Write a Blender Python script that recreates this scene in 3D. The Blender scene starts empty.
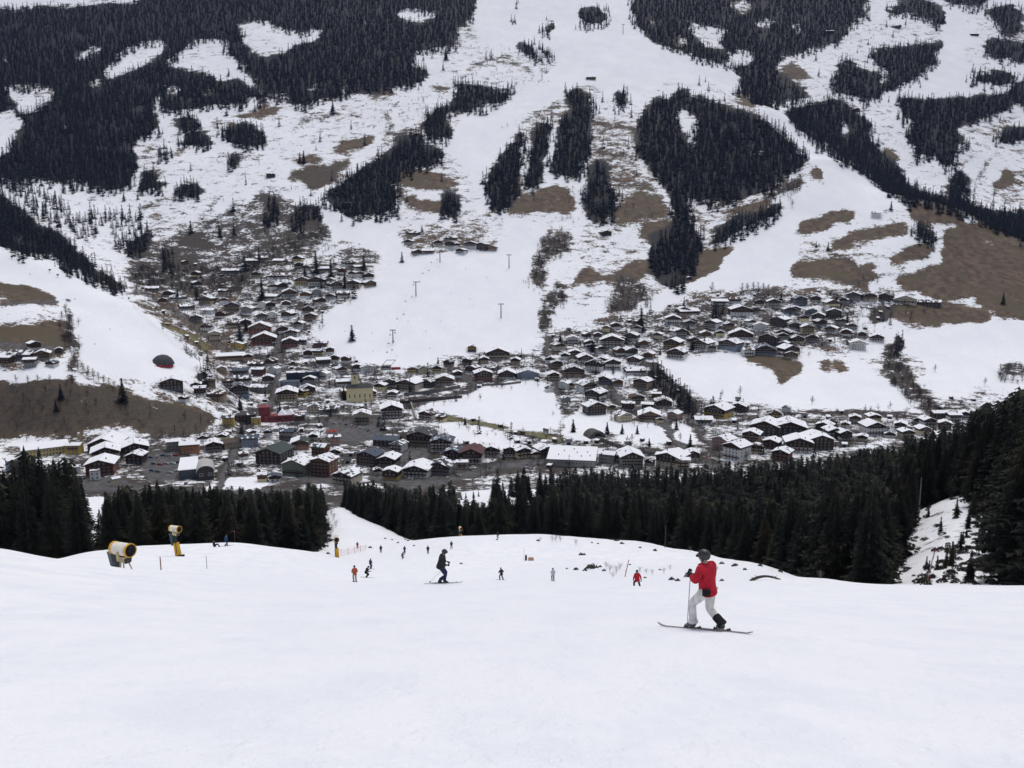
import bpy, bmesh, math, random
import numpy as np
from mathutils import Vector, Matrix

random.seed(11)
RNG = np.random.default_rng(11)
SC = bpy.context.scene
COL = SC.collection
F = 852.0                                   # focal length in pixels of the 1024 px wide frame
TH = math.radians(10.0)                     # the camera looks 10 degrees down into the valley
CT, ST = math.cos(TH), math.sin(TH)


# ------------------------------------------------------------------ camera rays
def pix_ray(u, v):
    a = (np.asarray(u, float) - 512.0) / F
    b = (384.0 - np.asarray(v, float)) / F
    den = b * ST + CT
    return a / den, (b * CT - ST) / den     # X/Y and Z/Y of the ray


def project(X, Y, Z):
    zc = Y * CT - Z * ST
    yc = Y * ST + Z * CT
    return 512.0 + F * X / zc, 384.0 - F * yc / zc


def px_per_m(X, Y, Z):
    return F / (Y * CT - Z * ST)


# ------------------------------------------------------------------ noise
def _hash(ix, iy, seed):
    n = (ix * 374761393 + iy * 668265263 + seed * 974634777) & 0xFFFFFFFF
    n = ((n ^ (n >> 13)) * 1274126177) & 0xFFFFFFFF
    return ((n ^ (n >> 16)) & 0xFFFF) / 65535.0


def vnoise(x, y, seed=0):
    x = np.asarray(x, float); y = np.asarray(y, float)
    ix = np.floor(x).astype(np.int64); iy = np.floor(y).astype(np.int64)
    fx = x - ix; fy = y - iy
    fx = fx * fx * (3 - 2 * fx); fy = fy * fy * (3 - 2 * fy)
    a = _hash(ix, iy, seed); b = _hash(ix + 1, iy, seed)
    c = _hash(ix, iy + 1, seed); d = _hash(ix + 1, iy + 1, seed)
    return (a * (1 - fx) + b * fx) * (1 - fy) + (c * (1 - fx) + d * fx) * fy


def fbm(x, y, seed=0, octv=4):
    s = 0.0; amp = 0.5; t = 0.0
    for o in range(octv):
        s = s + amp * vnoise(x * 2 ** o, y * 2 ** o, seed + 17 * o); t += amp; amp *= 0.5
    return s / t - 0.5


def pchip(x, y, q):
    x = np.asarray(x, float); y = np.asarray(y, float); q = np.asarray(q, float)
    h = np.diff(x); d = np.diff(y) / h
    m = np.zeros_like(y)
    m[0] = d[0]; m[-1] = d[-1]
    for i in range(1, len(x) - 1):
        if d[i - 1] * d[i] > 0:
            w1 = 2 * h[i] + h[i - 1]; w2 = h[i] + 2 * h[i - 1]
            m[i] = (w1 + w2) / (w1 / d[i - 1] + w2 / d[i])
    k = np.clip(np.searchsorted(x, q) - 1, 0, len(x) - 2)
    t = (q - x[k]) / h[k]
    t = np.clip(t, -1e9, 1.0)
    r = ((2 * t**3 - 3 * t**2 + 1) * y[k] + (t**3 - 2 * t**2 + t) * h[k] * m[k]
         + (-2 * t**3 + 3 * t**2) * y[k + 1] + (t**3 - t**2) * h[k] * m[k + 1])
    over = q > x[-1]
    return np.where(over, y[-1] + m[-1] * (q - x[-1]), r)


# ------------------------------------------------------------------ terrain profile
# columns of (distance, sight line): each sight line becomes a real height at that distance
NEAR = {
 -600: [(16.3,585),(30,545),(45,522),(70,517),(110,505),(160,515),(250,530),(400,520),(520,505)],
 0:   [(16.3,603),(30,566),(45,548.5),(52,549),(62,556),(90,563),(130,570),(200,568),(300,550),(420,525),(520,508)],
 45:  [(16.3,607),(30,574),(45,559),(52,557.5),(62,559),(90,561),(120,565),(200,568),(300,550),(420,525),(520,508)],
 90:  [(16.3,611),(30,579),(45,564),(52,564),(62,565),(85,556),(105,551),(125,553),(200,566),(300,550),(420,524),(520,508)],
 130: [(16.3,615),(30,585),(45,571),(52,569.5),(60,570),(75,563),(100,553),(125,546),(150,554),(200,564),(300,549),(420,524),(520,508)],
 236: [(16.3,624),(30,594),(45,580),(60,577),(75,572),(100,557),(125,541.5),(150,550),(200,562),(300,547),(420,524),(520,508)],
 300: [(16.3,627),(30,596),(45,583),(75,579),(100,564),(135,549.5),(165,554),(220,554),(300,542),(420,522),(520,507)],
 335: [(16.3,628),(30,597),(45,584),(80,581),(108,570),(140,556),(175,546),(220,533),(270,518),(310,507),(340,502),(380,503),(440,506),(520,504)],
 380: [(16.3,629),(30,598),(45,584.5),(80,582),(108,577),(140,565),(175,551),(220,537),(250,529),(280,525),(330,525),(420,518),(520,503)],
 430: [(16.3,629),(28,602),(38,585),(80,582),(108,578),(140,563),(170,546),(185,539),(210,541),(300,548),(400,530),(520,505)],
 460: [(16.3,629),(28,602),(38,585),(80,582.5),(108,578.5),(145,558),(180,537),(200,536),(240,546),(300,548),(380,524),(450,502),(520,490)],
 540: [(16.3,629),(28,602.5),(38,586),(80,584),(108,579),(150,557),(190,535),(205,534),(240,546),(300,550),(380,524),(450,500),(520,488)],
 640: [(16.3,630),(28,603.5),(38,588),(69,590),(100,582),(140,562),(175,544),(190,541),(220,552),(300,546),(380,518),(450,497),(520,488)],
 700: [(16.3,630),(28,604),(38,590),(69,590),(100,582),(135,564),(160,553),(175,552),(200,561),(300,542),(380,515),(450,496),(520,487)],
 760: [(16.3,632),(28,606),(38,592),(69,588),(100,578),(130,565),(145,562),(170,572),(240,566),(320,527),(400,500),(520,484)],
 830: [(16.3,634),(28,609),(38,595),(69,586),(95,579.5),(105,578),(125,587),(180,578),(260,536),(350,503),(450,485),(520,478)],
 880: [(16.3,635),(28,611),(38,597),(60,588),(80,585),(90,584.5),(105,590),(150,575),(220,530),(300,500),(400,480),(520,472)],
 950: [(16.3,636),(28,612),(38,598),(60,589),(80,585.5),(88,585.2),(98,589),(115,580),(150,545),(200,506),(250,494),(320,487),(400,486),(520,484)],
 1024:[(16.3,637),(28,613),(38,598),(60,589),(80,585.5),(88,585.2),(98,588),(115,577),(150,540),(200,497),(300,472),(400,470),(520,476)],
 1600:[(16.3,640),(28,613),(38,598),(60,585),(88,575),(115,560),(150,510),(200,450),(300,420),(400,420),(520,450)],
}
LOW = [(480,512),(550,500),(590,492),(625,482),(665,470),(760,440),(845,420),(930,400)]
HIGH = [(1000,381),(1080,360),(1170,330),(1260,300),(1430,250),(1600,200),(1800,150),(2030,100),(2290,50),(2600,0),(3000,-60),(3700,-130)]
TOP = [(2290,55),(2600,3),(3000,-60),(3700,-130)]
FAR = {
 -600:[(480,512),(590,485),(690,440),(725,420),(790,350),(920,250),(1080,185),(1180,200),(1260,195),(1430,180),(1600,160),(1800,138),(2030,98)]+TOP,
 0:   [(480,512),(590,495),(640,478),(690,458),(725,444),(790,379),(850,345),(920,310),(1000,275),(1080,245),(1110,246),(1180,256),(1260,246),(1430,219),(1600,190),(1800,148),(2030,100)]+TOP,
 45:  [(480,512),(590,494),(640,478),(690,458),(725,443),(790,379),(850,347),(920,316),(1000,285),(1060,261),(1090,262),(1160,271),(1260,257),(1430,226),(1600,193),(1800,149),(2030,100)]+TOP,
 130: [(480,512),(590,493),(640,478),(690,458),(735,438),(800,395),(880,355),(960,325),(1010,303.5),(1040,304),(1100,313),(1180,303),(1260,286),(1430,245),(1600,200),(1800,150),(2030,100)]+TOP,
 200: [(480,512),(590,492),(625,482),(665,470),(735,445),(790,420),(850,395),(900,375),(930,362),(955,361),(1010,366),(1080,354),(1170,329),(1260,300),(1430,250),(1600,200),(1800,150),(2030,100)]+TOP,
 250: LOW + HIGH,
 700: LOW + HIGH,
 760: LOW + [(1000,380),(1080,358),(1170,327),(1260,295),(1430,240),(1600,185),(1800,128),(1900,101),(1960,104),(2060,101),(2290,60),(2600,5),(3000,-60),(3700,-130)],
 830: LOW + [(1000,380),(1080,357),(1170,326),(1260,292),(1430,232),(1600,165),(1640,154),(1700,158),(1850,150),(2030,115),(2290,62),(2600,5),(3000,-60),(3700,-130)],
 900: LOW + [(1000,380),(1080,357),(1170,326),(1260,290),(1400,232),(1500,200),(1540,195),(1600,200),(1750,190),(2030,125),(2290,66),(2600,5),(3000,-60),(3700,-130)],
 960: LOW + [(1000,380),(1080,357),(1170,326),(1260,290),(1400,236),(1470,209),(1500,206),(1580,213),(1750,201),(2030,128),(2290,68),(2600,5),(3000,-60),(3700,-130)],
 1024:LOW + [(1000,380),(1080,357),(1170,324),(1260,288),(1350,256),(1400,241),(1430,240),(1520,249),(1700,222),(2030,136),(2290,70),(2600,6),(3000,-60),(3700,-130)],
 1600:LOW + [(1000,370),(1080,340),(1170,300),(1260,265),(1400,225),(1430,225),(1520,235),(1700,210),(2030,136),(2290,70),(2600,6),(3000,-60),(3700,-130)],
}
ys = np.concatenate([np.array([0.0, 0.8, 1.6, 2.6, 3.8]), np.geomspace(5.0, 60.0, 150)[:-1],
                     np.linspace(60, 210, 130)[:-1], np.linspace(210, 600, 90)[:-1],
                     np.linspace(600, 2700, 400)[:-1], np.linspace(2700, 3600, 25)])
phis = np.concatenate([np.linspace(-1.7, -0.74, 40)[:-1], np.linspace(-0.74, 0.74, 760), np.linspace(0.74, 1.7, 40)[1:]])
NY, NP = len(ys), len(phis)
WY = np.sqrt(ys ** 2 + 26.0 ** 2)           # half width of a row: the fan stays wide near the camera


def surface(cols, q):
    us = np.array(sorted(cols), float)
    zz = []
    for u in sorted(cols):
        c = cols[u]
        Y = [p[0] for p in c]; Z = [p[0] * pix_ray(512, p[1])[1] for p in c]
        if Y[0] < 100:
            Y = [0.0] + Y; Z = [-1.65] + Z
        zz.append(pchip(Y, Z, q))
    return us, np.array(zz)                 # heights per column, per distance


def _rows():
    un, zn = surface(NEAR, ys); uf, zf = surface(FAR, ys)
    Z = np.zeros((NY, NP))
    ker = np.exp(-0.5 * (np.arange(-18, 19) / 7.0) ** 2); ker /= ker.sum()
    for i, Y in enumerate(ys):
        Yc = max(Y, 5.0)

        def row(us, zcol):
            T = zcol / Yc
            b = (T * CT + ST) / (CT - T * ST)
            ph = (us - 512.0) / F / (b * ST + CT)
            g = phis * WY[i] / Yc           # where this row's vertices lie on the fan
            g = np.clip(g, ph[0], ph[-1])
            return np.interp(g, ph, zcol)
        a = row(un, zn[:, i]) if Y < 620 else 0.0
        c = row(uf, zf[:, i]) if Y > 500 else 0.0
        w = np.clip((Y - 510) / 80.0, 0, 1); w = w * w * (3 - 2 * w)
        z = a * (1 - w) + c * w
        zp = np.concatenate([np.full(18, z[0]), z, np.full(18, z[-1])])
        Z[i] = np.convolve(zp, ker, mode='valid')
    return Z


ZG = _rows()
XG = phis[None, :] * WY[:, None]
YG = np.repeat(ys[:, None], NP, 1)
UG, VG = project(XG, np.maximum(YG, 1.0), ZG)


def smooth(x, a, b):
    t = np.clip((x - a) / (b - a), 0, 1)
    return t * t * (3 - 2 * t)


# natural relief on top: soft moguls near, ploughed lumps on the shoulder, ravines far away
lump = smooth(YG, 95, 135) * (1 - smooth(YG, 260, 330)) * smooth(UG, 500, 600)
ZG += lump * 0.75 * fbm(XG / 5.5, YG / 8.0, 3, 4)
ZG += (1 - smooth(YG, 200, 300)) * smooth(YG, 6, 30) * 0.25 * fbm(XG / 9.0, YG / 9.0, 4, 3)
ZG += smooth(YG, 1000, 1700) * 11.0 * fbm(XG / 130.0, YG / 130.0, 5, 5)
ZG += smooth(YG, 620, 760) * 1.6 * fbm(XG / 40.0, YG / 40.0, 6, 4)


def height(X, Y):
    """terrain height at world X, Y (arrays)"""
    X = np.asarray(X, float); Y = np.asarray(Y, float)
    i = np.clip(np.searchsorted(ys, Y) - 1, 0, NY - 2)
    ty = np.clip((Y - ys[i]) / (ys[i + 1] - ys[i]), 0, 1)
    w = WY[i] * (1 - ty) + WY[i + 1] * ty
    p = X / w
    j = np.clip(np.searchsorted(phis, p) - 1, 0, NP - 2)
    tx = np.clip((p - phis[j]) / (phis[j + 1] - phis[j]), 0, 1)
    return ((ZG[i, j] * (1 - tx) + ZG[i, j + 1] * tx) * (1 - ty)
            + (ZG[i + 1, j] * (1 - tx) + ZG[i + 1, j + 1] * tx) * ty)


YS_FINE = np.concatenate([np.geomspace(4, 60, 160), np.linspace(60.5, 600, 700), np.linspace(601, 3600, 2000)])


def hit(u, v, ymin=0.0, ymax=1e9):
    """first point of the terrain met by the sight line through (u, v), searched from ymin on"""
    ph, t = pix_ray(u, v)
    q = YS_FINE[(YS_FINE >= ymin) & (YS_FINE <= ymax)]
    T = height(ph * q, q) - t * q
    k = np.argmax(T >= 0)
    if T[k] < 0:
        k = int(np.argmax(T))
        Y = q[k]
    elif k == 0:
        Y = q[0]
    else:
        a, b = T[k - 1], T[k]
        Y = q[k - 1] + (q[k] - q[k - 1]) * (-a) / (b - a)
    X = float(ph * Y)
    return Vector((X, float(Y), float(height(X, Y))))


# ------------------------------------------------------------------ mesh helpers
class MB:
    """collects shapes into one mesh"""
    def __init__(s):
        s.v = []; s.f = []; s.m = []

    def add(s, vs, fs, mi=0):
        o = len(s.v); s.v += [tuple(p) for p in vs]
        s.f += [tuple(i + o for i in f) for f in fs]; s.m += [mi] * len(fs)

    def box(s, c, d, rz=0.0, mi=0, ry=0.0, rx=0.0):
        M = Matrix.Translation(c) @ Matrix.Rotation(rz, 4, 'Z') @ Matrix.Rotation(ry, 4, 'Y') @ Matrix.Rotation(rx, 4, 'X')
        vs = [M @ Vector((sx * d[0] / 2, sy * d[1] / 2, sz * d[2] / 2)) for sx in (-1, 1) for sy in (-1, 1) for sz in (-1, 1)]
        s.add(vs, [(0, 1, 3, 2), (4, 6, 7, 5), (0, 4, 5, 1), (2, 3, 7, 6), (0, 2, 6, 4), (1, 5, 7, 3)], mi)

    def tube(s, p, q, r0, r1=None, n=8, mi=0, caps=True):
        p = Vector(p); q = Vector(q); r1 = r0 if r1 is None else r1
        d = (q - p)
        if d.length < 1e-6: return
        d.normalize()
        a = d.orthogonal().normalized(); b = d.cross(a)
        vs = []
        for c, r in ((p, r0), (q, r1)):
            for k in range(n):
                t = 2 * math.pi * k / n
                vs.append(c + (a * math.cos(t) + b * math.sin(t)) * r)
        fs = [(k, (k + 1) % n, n + (k + 1) % n, n + k) for k in range(n)]
        if caps: fs += [tuple(range(n - 1, -1, -1)), tuple(range(n, 2 * n))]
        s.add(vs, fs, mi)

    def path(s, pts, r, n=6, mi=0):
        for a, b in zip(pts[:-1], pts[1:]): s.tube(a, b, r, r, n, mi)

    def lathe(s, prof, n=16, axis='Z', c=(0, 0, 0), mi=0, M=None):
        vs = []
        for (r, h) in prof:
            for k in range(n):
                t = 2 * math.pi * k / n
                vs.append(Vector((r * math.cos(t), r * math.sin(t), h)))
        if M is not None: vs = [M @ w for w in vs]
        vs = [w + Vector(c) for w in vs]
        fs = []
        for i in range(len(prof) - 1):
            for k in range(n):
                fs.append((i * n + k, i * n + (k + 1) % n, (i + 1) * n + (k + 1) % n, (i + 1) * n + k))
        s.add(vs, fs, mi)

    def blob(s, c, r, n=10, mi=0):
        prof = [(max(0.02, math.sin(math.pi * i / (n // 2 + 2))), -math.cos(math.pi * i / (n // 2 + 2))) for i in range(n // 2 + 3)]
        M = Matrix.Diagonal((r[0], r[1], r[2], 1))
        s.lathe(prof, n, c=c, mi=mi, M=M)

    def mesh(s, name, mats, smooth=False):
        me = bpy.data.meshes.new(name)
        me.from_pydata(s.v, [], s.f); me.update()
        for m in (mats if isinstance(mats, (list, tuple)) else [mats]): me.materials.append(m)
        if any(s.m): me.polygons.foreach_set('material_index', s.m)
        if smooth: me.polygons.foreach_set('use_smooth', [True] * len(me.polygons))
        return me

    def build(s, name, mats, parent=None, loc=None, smooth=False):
        return link(name, s.mesh(name, mats, smooth), parent, loc)


def link(name, data, parent=None, loc=None, rz=0.0):
    o = bpy.data.objects.new(name, data); COL.objects.link(o)
    if parent is not None: o.parent = parent
    if loc is not None: o.location = loc
    if rz: o.rotation_euler[2] = rz
    return o


def tag(o, label=None, cat=None, group=None, kind=None):
    if label: o['label'] = label
    if cat: o['category'] = cat
    if group: o['group'] = group
    if kind: o['kind'] = kind
    return o


def thing(name, label, cat, loc, rz=0.0, group=None):
    return tag(link(name, None, None, loc, rz), label, cat, group)


def np_mesh(name, V, FACES, mats, attr=None, smooth=False):
    """fast mesh from a vertex array and a (n,3) or (n,4) face array"""
    me = bpy.data.meshes.new(name)
    n, k = FACES.shape
    me.vertices.add(len(V)); me.vertices.foreach_set('co', np.ascontiguousarray(V, np.float32).ravel())
    me.loops.add(n * k); me.loops.foreach_set('vertex_index', np.ascontiguousarray(FACES, np.int32).ravel())
    me.polygons.add(n); me.polygons.foreach_set('loop_start', np.arange(0, n * k, k, dtype=np.int32))
    try:
        me.polygons.foreach_set('loop_total', np.full(n, k, np.int32))
    except Exception:
        pass
    me.update(calc_edges=True)
    if smooth: me.polygons.foreach_set('use_smooth', np.ones(n, bool))
    if attr is not None:
        for nm, arr in attr.items():
            ca = me.color_attributes.new(nm, 'FLOAT_COLOR', 'POINT')
            ca.data.foreach_set('color', np.ascontiguousarray(arr, np.float32).ravel())
    for m in (mats if isinstance(mats, (list, tuple)) else [mats]): me.materials.append(m)
    return me


# ------------------------------------------------------------------ materials
MATS = {}


def mat(name, col, rough=0.8, var=0.18, scale=1.5, bump=0.0, spec=0.3, metal=0.0, streak=None):
    """procedural material: base colour broken up by two scales of noise, optional bump"""
    if name in MATS: return MATS[name]
    m = bpy.data.materials.new(name); m.use_nodes = True
    nt = m.node_tree; b = nt.nodes['Principled BSDF']
    b.inputs['Roughness'].default_value = rough
    b.inputs['Specular IOR Level'].default_value = spec
    b.inputs['Metallic'].default_value = metal
    tc = nt.nodes.new('ShaderNodeTexCoord')
    mp = nt.nodes.new('ShaderNodeMapping'); mp.inputs['Scale'].default_value = streak or (1, 1, 1)
    nt.links.new(tc.outputs['Object'], mp.inputs['Vector'])
    n = nt.nodes.new('ShaderNodeTexNoise'); n.inputs['Scale'].default_value = scale; n.inputs['Detail'].default_value = 5
    nt.links.new(mp.outputs['Vector'], n.inputs['Vector'])
    r = nt.nodes.new('ShaderNodeValToRGB')
    lo = [c * (1 - var) for c in col[:3]]; hi = [min(1, c * (1 + var)) for c in col[:3]]
    r.color_ramp.elements[0].position = 0.3; r.color_ramp.elements[0].color = (*lo, 1)
    r.color_ramp.elements[1].position = 0.7; r.color_ramp.elements[1].color = (*hi, 1)
    nt.links.new(n.outputs['Fac'], r.inputs['Fac']); nt.links.new(r.outputs['Color'], b.inputs['Base Color'])
    if bump:
        bp = nt.nodes.new('ShaderNodeBump'); bp.inputs['Strength'].default_value = bump; bp.inputs['Distance'].default_value = 0.05
        nt.links.new(n.outputs['Fac'], bp.inputs['Height']); nt.links.new(bp.outputs['Normal'], b.inputs['Normal'])
    MATS[name] = m
    return m

# ------------------------------------------------------------------ land cover of the valley and the mountain opposite
U0, V0, RW, RH = -220, -130, 1470, 760      # the map covers these sight lines


def poly_mask(P, grow=0.0):
    P = np.asarray(P, float)
    lo = np.floor(P.min(0)).astype(int) - 2; hi = np.ceil(P.max(0)).astype(int) + 2
    x0, y0 = max(lo[0], U0), max(lo[1], V0); x1, y1 = min(hi[0], U0 + RW), min(hi[1], V0 + RH)
    if x1 <= x0 or y1 <= y0: return None
    gx, gy = np.meshgrid(np.arange(x0, x1) + 0.5, np.arange(y0, y1) + 0.5)
    ins = np.zeros(gx.shape, bool)
    n = len(P)
    for i in range(n):
        ax, ay = P[i]; bx, by = P[(i + 1) % n]
        if ay == by: continue
        c = (ay > gy) != (by > gy)
        ins ^= c & (gx < (bx - ax) * (gy - ay) / (by - ay) + ax)
    return (slice(y0 - V0, y1 - V0), slice(x0 - U0, x1 - U0)), ins


def P(s):
    t = [float(k) for k in s.replace(';', ' ').replace(',', ' ').split()]
    return list(zip(t[::2], t[1::2]))


def paint(arr, s, val):
    for one in s.strip().split('\n'):
        if not one.strip(): continue
        r = poly_mask(P(one))
        if r: arr[r[0]][r[1]] = val


def stroke(arr, s, width, val):
    for one in s.strip().split('\n'):
        p = P(one)
        for (ax, ay), (bx, by) in zip(p[:-1], p[1:]):
            d = math.hypot(bx - ax, by - ay) or 1; nx, ny = -(by - ay) / d * width / 2, (bx - ax) / d * width / 2
            ex, ey = (bx - ax) / d * width * .3, (by - ay) / d * width * .3
            r = poly_mask([(ax + nx - ex, ay + ny - ey), (bx + nx + ex, by + ny + ey), (bx - nx + ex, by - ny + ey), (ax - nx - ex, ay - ny - ey)])
            if r: arr[r[0]][r[1]] = val


def blur(a, n):
    k = np.array([1, 2, 1.0]) / 4
    for _ in range(n):
        a = np.apply_along_axis(lambda r: np.convolve(np.pad(r, 1, 'edge'), k, 'valid'), 0, a)
        a = np.apply_along_axis(lambda r: np.convolve(np.pad(r, 1, 'edge'), k, 'valid'), 1, a)
    return a


blur_ = blur
_y, _x = np.mgrid[0:RH, 0:RW].astype(float)
SNOW = 0.66 + 0.42 * fbm(_x / 46, _y / 20, 53, 4)               # how much of the ground the snow covers
DARK = np.zeros((RH, RW))                    # 0 tan meadow, 1 dark scrub and leaf litter, above that near-black
ROAD = np.zeros((RH, RW))                    # asphalt
FOR = np.full((RH, RW), 0.016); FOR[340:] = 0.0                     # density of spruce
BARE = np.zeros((RH, RW))                    # density of leafless trees

# forests (outlines of the crowns)
paint(FOR, """
-220,14 20,8 60,4 140,2 150,-60 470,-60 478,0 471,15 467,25 456,27 456,48 413,52 416,65 431,73 428,81 411,88 391,90 363,94 336,98 321,97 313,104 303,106 288,97 271,95 261,88 256,95 240,106 225,104 200,110 175,112 163,108 160,118 162,125 147,136 137,140 130,147 136,152 137,166 125,180 102,188 85,184 62,186 30,178 10,188 -220,190 -220,150 0,155 8,152 19,135 22,120 14,118 15,110 32,113 38,106 51,104 54,86 47,85 25,88 6,87 8,95 16,100 15,108 0,112 -220,112
630,-60 870,-60 868,8 872,18 846,24 843,40 800,52 775,60 775,68 800,85 812,98 795,100 768,103 755,100 738,92 740,78 735,70 715,62 700,60 690,53 672,50 655,43 640,32 632,25
893,100 900,97 940,97 960,95 985,92 1005,95 1010,85 1024,80 1240,75 1240,115 1010,105 1015,112 1000,112 990,118 965,125 955,130 970,140 960,150 952,165 945,170 935,160 925,172 912,170 915,150 905,135 912,120 900,115
783,115 800,105 830,98 845,100 855,108 870,125 870,140 880,150 905,170 912,185 925,195 945,198 965,200 985,208 1010,210 1024,208 1240,215 1240,250 1060,248 1024,241 1000,229 970,213 940,204 910,200 890,192 870,177 850,161 830,151 812,139 795,129
0,190 15,205 30,215 40,225 55,230 70,240 80,250 90,262 100,270 112,275 122,285 126,294 110,290 105,284 95,284 80,275 78,267 70,275 60,273 60,263 45,252 40,258 30,252 25,258 15,252 0,242 -220,190 -220,150
""", 0.95)
paint(FOR, """
174,130 176,122 182,116 190,116 199,120 200,128 192,132 180,133
180,146 182,136 195,132 206,132 212,144 205,149 190,147
222,142 224,130 235,127 245,124 256,127 268,134 273,142 268,146 256,148 240,147
230,168 231,152 242,150 240,165 234,170
154,157 158,148 164,152 172,148 172,157
152,142 158,128 162,132 161,136
137,192 140,172 150,168 155,182 166,186 164,192
256,105 258,91 266,94 268,100 262,105
423,135 424,120 435,112 445,105 453,100 454,85 470,80 490,84 503,90 515,88 516,94 498,104 475,109 460,111 445,119 452,128 452,136 438,138
322,205 326,190 345,178 363,168 385,150 395,138 421,131 422,144 440,148 443,158 440,165 400,172 393,180 394,210 380,215 365,218 340,214
488,208 487,180 492,165 500,155 512,143 520,125 523,140 521,165 520,190 510,208 495,212
524,187 527,175 530,130 540,122 554,122 548,140 545,155 543,172 539,185 530,190
550,172 557,132 561,115 566,112 580,108 590,112 594,112 592,130 588,155 582,162 580,182 562,178
565,95 575,83 580,90 593,98 595,112 585,110 565,110
579,22 585,5 605,8 606,24 590,25
542,33 545,19 555,20 556,33
517,45 520,37 535,45 538,58 528,60
540,60 542,45 549,46 551,60
512,26 513,17 518,20 518,26
512,7 513,-2 518,-2 518,5
613,108 617,88 622,86 628,100 626,108
583,205 588,175 596,160 605,160 609,175 608,190 615,200 617,210 600,225 588,222
637,150 640,120 645,108 655,95 668,98 680,88 692,90 692,100 705,95 722,105 745,112 768,122 785,138 806,160 795,170 775,186 760,192 740,200 720,205 700,203 690,200 680,205 675,215 671,205 665,190 655,180 648,165
650,270 648,255 652,238 670,225 673,200 685,195 690,220 700,235 704,248 700,262 690,275 680,290 665,285 655,275
712,243 718,228 735,215 757,210 775,203 783,200 780,215 765,220 740,232 720,245
871,58 872,47 900,45 915,42 930,42 942,38 942,48 935,65 918,78 905,85 895,92 880,95 890,75 878,65
832,92 834,65 850,62 870,72 882,75 882,95 870,100 850,95
862,45 862,35 880,31 897,35 895,42
880,12 890,5 905,-2 930,0 945,10 944,22 935,26 930,18 918,20 905,14 895,18
985,10 995,5 1020,5 1024,30 1010,38 1000,30 990,22
985,58 990,40 1000,38 1024,42 1240,45 1240,66 1020,65 1000,60
972,84 975,75 990,70 1015,70 1018,78 1000,86
993,145 1000,130 1010,128 1024,125 1240,120 1240,142 1015,140 1000,146
945,192 950,172 962,168 968,178 967,195 955,200
940,-60 1000,-60 990,5 975,10 960,8 945,2
648,366 656,364 672,375 685,388 693,398 699,410 690,413 675,402 660,392 650,380
704,412 708,401 716,403 718,412
708,318 710,305 722,302 727,318
893,352 896,328 905,338 903,353
912,239 914,225 922,220 930,230 937,240 935,247 925,241
118,248 135,225 150,228 152,245 145,258 130,256
160,262 165,250 178,248 178,262 165,268
138,195 138,182 170,182 165,188 140,196
175,195 176,182 200,182 205,195 190,198
100,192 102,180 130,180 130,186 115,192
288,228 290,210 300,202 315,205 320,215 315,222 300,228
262,222 265,195 270,192 277,205 275,222
437,215 440,195 445,190 455,193 460,205 458,212 448,217
195,385 198,370 204,362 207,372 207,388
""", 0.95)
paint(FOR, """
-220,180 0,180 30,185 60,195 75,205 95,205 100,215 75,225 60,225 40,215 20,205 0,192
70,225 80,212 95,210 120,208 150,215 152,225 140,235 115,250 108,245 110,225 95,225 80,235
""", 0.42)
paint(FOR, """
690,75 735,72 740,92 715,100 690,85
480,55 500,45 505,60 480,70
425,58 445,50 450,68 430,70
845,26 870,24 898,35 898,46 848,46
700,66 716,66 716,80 695,78
""", 0.16)
VILL = P('130,290 180,268 250,252 330,240 378,248 372,275 350,300 322,318 325,345 360,362 400,374 450,357 500,348 540,352 548,335 600,318 640,314 700,294 800,288 900,296 945,305 870,330 868,345 850,352 740,352 660,352 655,370 690,400 720,398 800,412 980,395 980,420 900,440 700,470 560,470 300,490 200,490 215,430 205,390 195,360 170,330')
_r = poly_mask(VILL); _villmask = np.zeros((RH, RW), bool); _villmask[_r[0]] = _r[1]; BARE[_r[0]][_r[1] & (BARE[_r[0]] < .1)] = 0.34; _f = FOR[_r[0]]; _f[_r[1] & (_f < .1)] = 0.06
for _s in ('408,420 432,405 460,395 480,388 540,382 556,395 560,410 558,425 545,432 500,425 455,416 440,411', '440,425 470,428 510,435 530,438 495,452 475,446 450,436', '565,420 590,405 602,415 620,421 680,423 700,440 690,444 640,441 610,430 585,441 565,435', '330,418 375,422 385,436 350,445 325,436', '145,452 185,450 182,480 150,482 142,470'):
    _r = poly_mask(P(_s)); BARE[_r[0]][_r[1]] = 0; FOR[_r[0]][_r[1]] = 0
# openings in the forests
CLEAR = """
104,76 104,68 115,62 125,52 133,46 150,42 167,44 160,54 145,63 125,73 112,77
86,86 90,80 103,79 100,84 90,88
72,57 80,52 92,46 105,45 95,52 80,59
165,62 178,54 190,43 205,40 224,41 225,52 236,60 240,70 250,76 257,80 256,90 250,82 235,78 222,82 215,76 200,72 176,68
236,26 256,22 271,24 286,29 298,31 321,29 317,39 306,41 291,44 286,50 271,56 256,54 245,46 240,36
0,61 10,54 12,57 4,62
395,10 400,20 420,25 441,15 435,12 410,12
160,85 165,92 172,95 180,96 181,88 174,88
202,91 210,95 219,95 215,90
62,125 68,133 69,124
310,85 317,85 316,92 309,90
344,85 347,85 345,93 342,92
155,95 165,100 160,110 154,106
676,118 677,108 685,107 698,120 690,126 697,140 700,150 693,145
694,38 695,25 720,26 728,33 718,42 722,50 705,48
722,60 735,52 755,52 752,60 740,66
730,3 745,0 752,8 748,15 738,12
651,20 660,20 660,25 650,24
673,38 680,36 687,44 680,46
756,20 768,22 780,22 780,26 768,25 757,25
795,22 800,22 802,36 797,32
779,66 790,64 806,70 806,82 795,80 785,74
690,30 697,18 690,20
845,135 850,120 840,118 838,128
905,168 912,165 920,158 936,155 935,164 915,172
"""
paint(FOR, CLEAR, 0.0)
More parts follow.
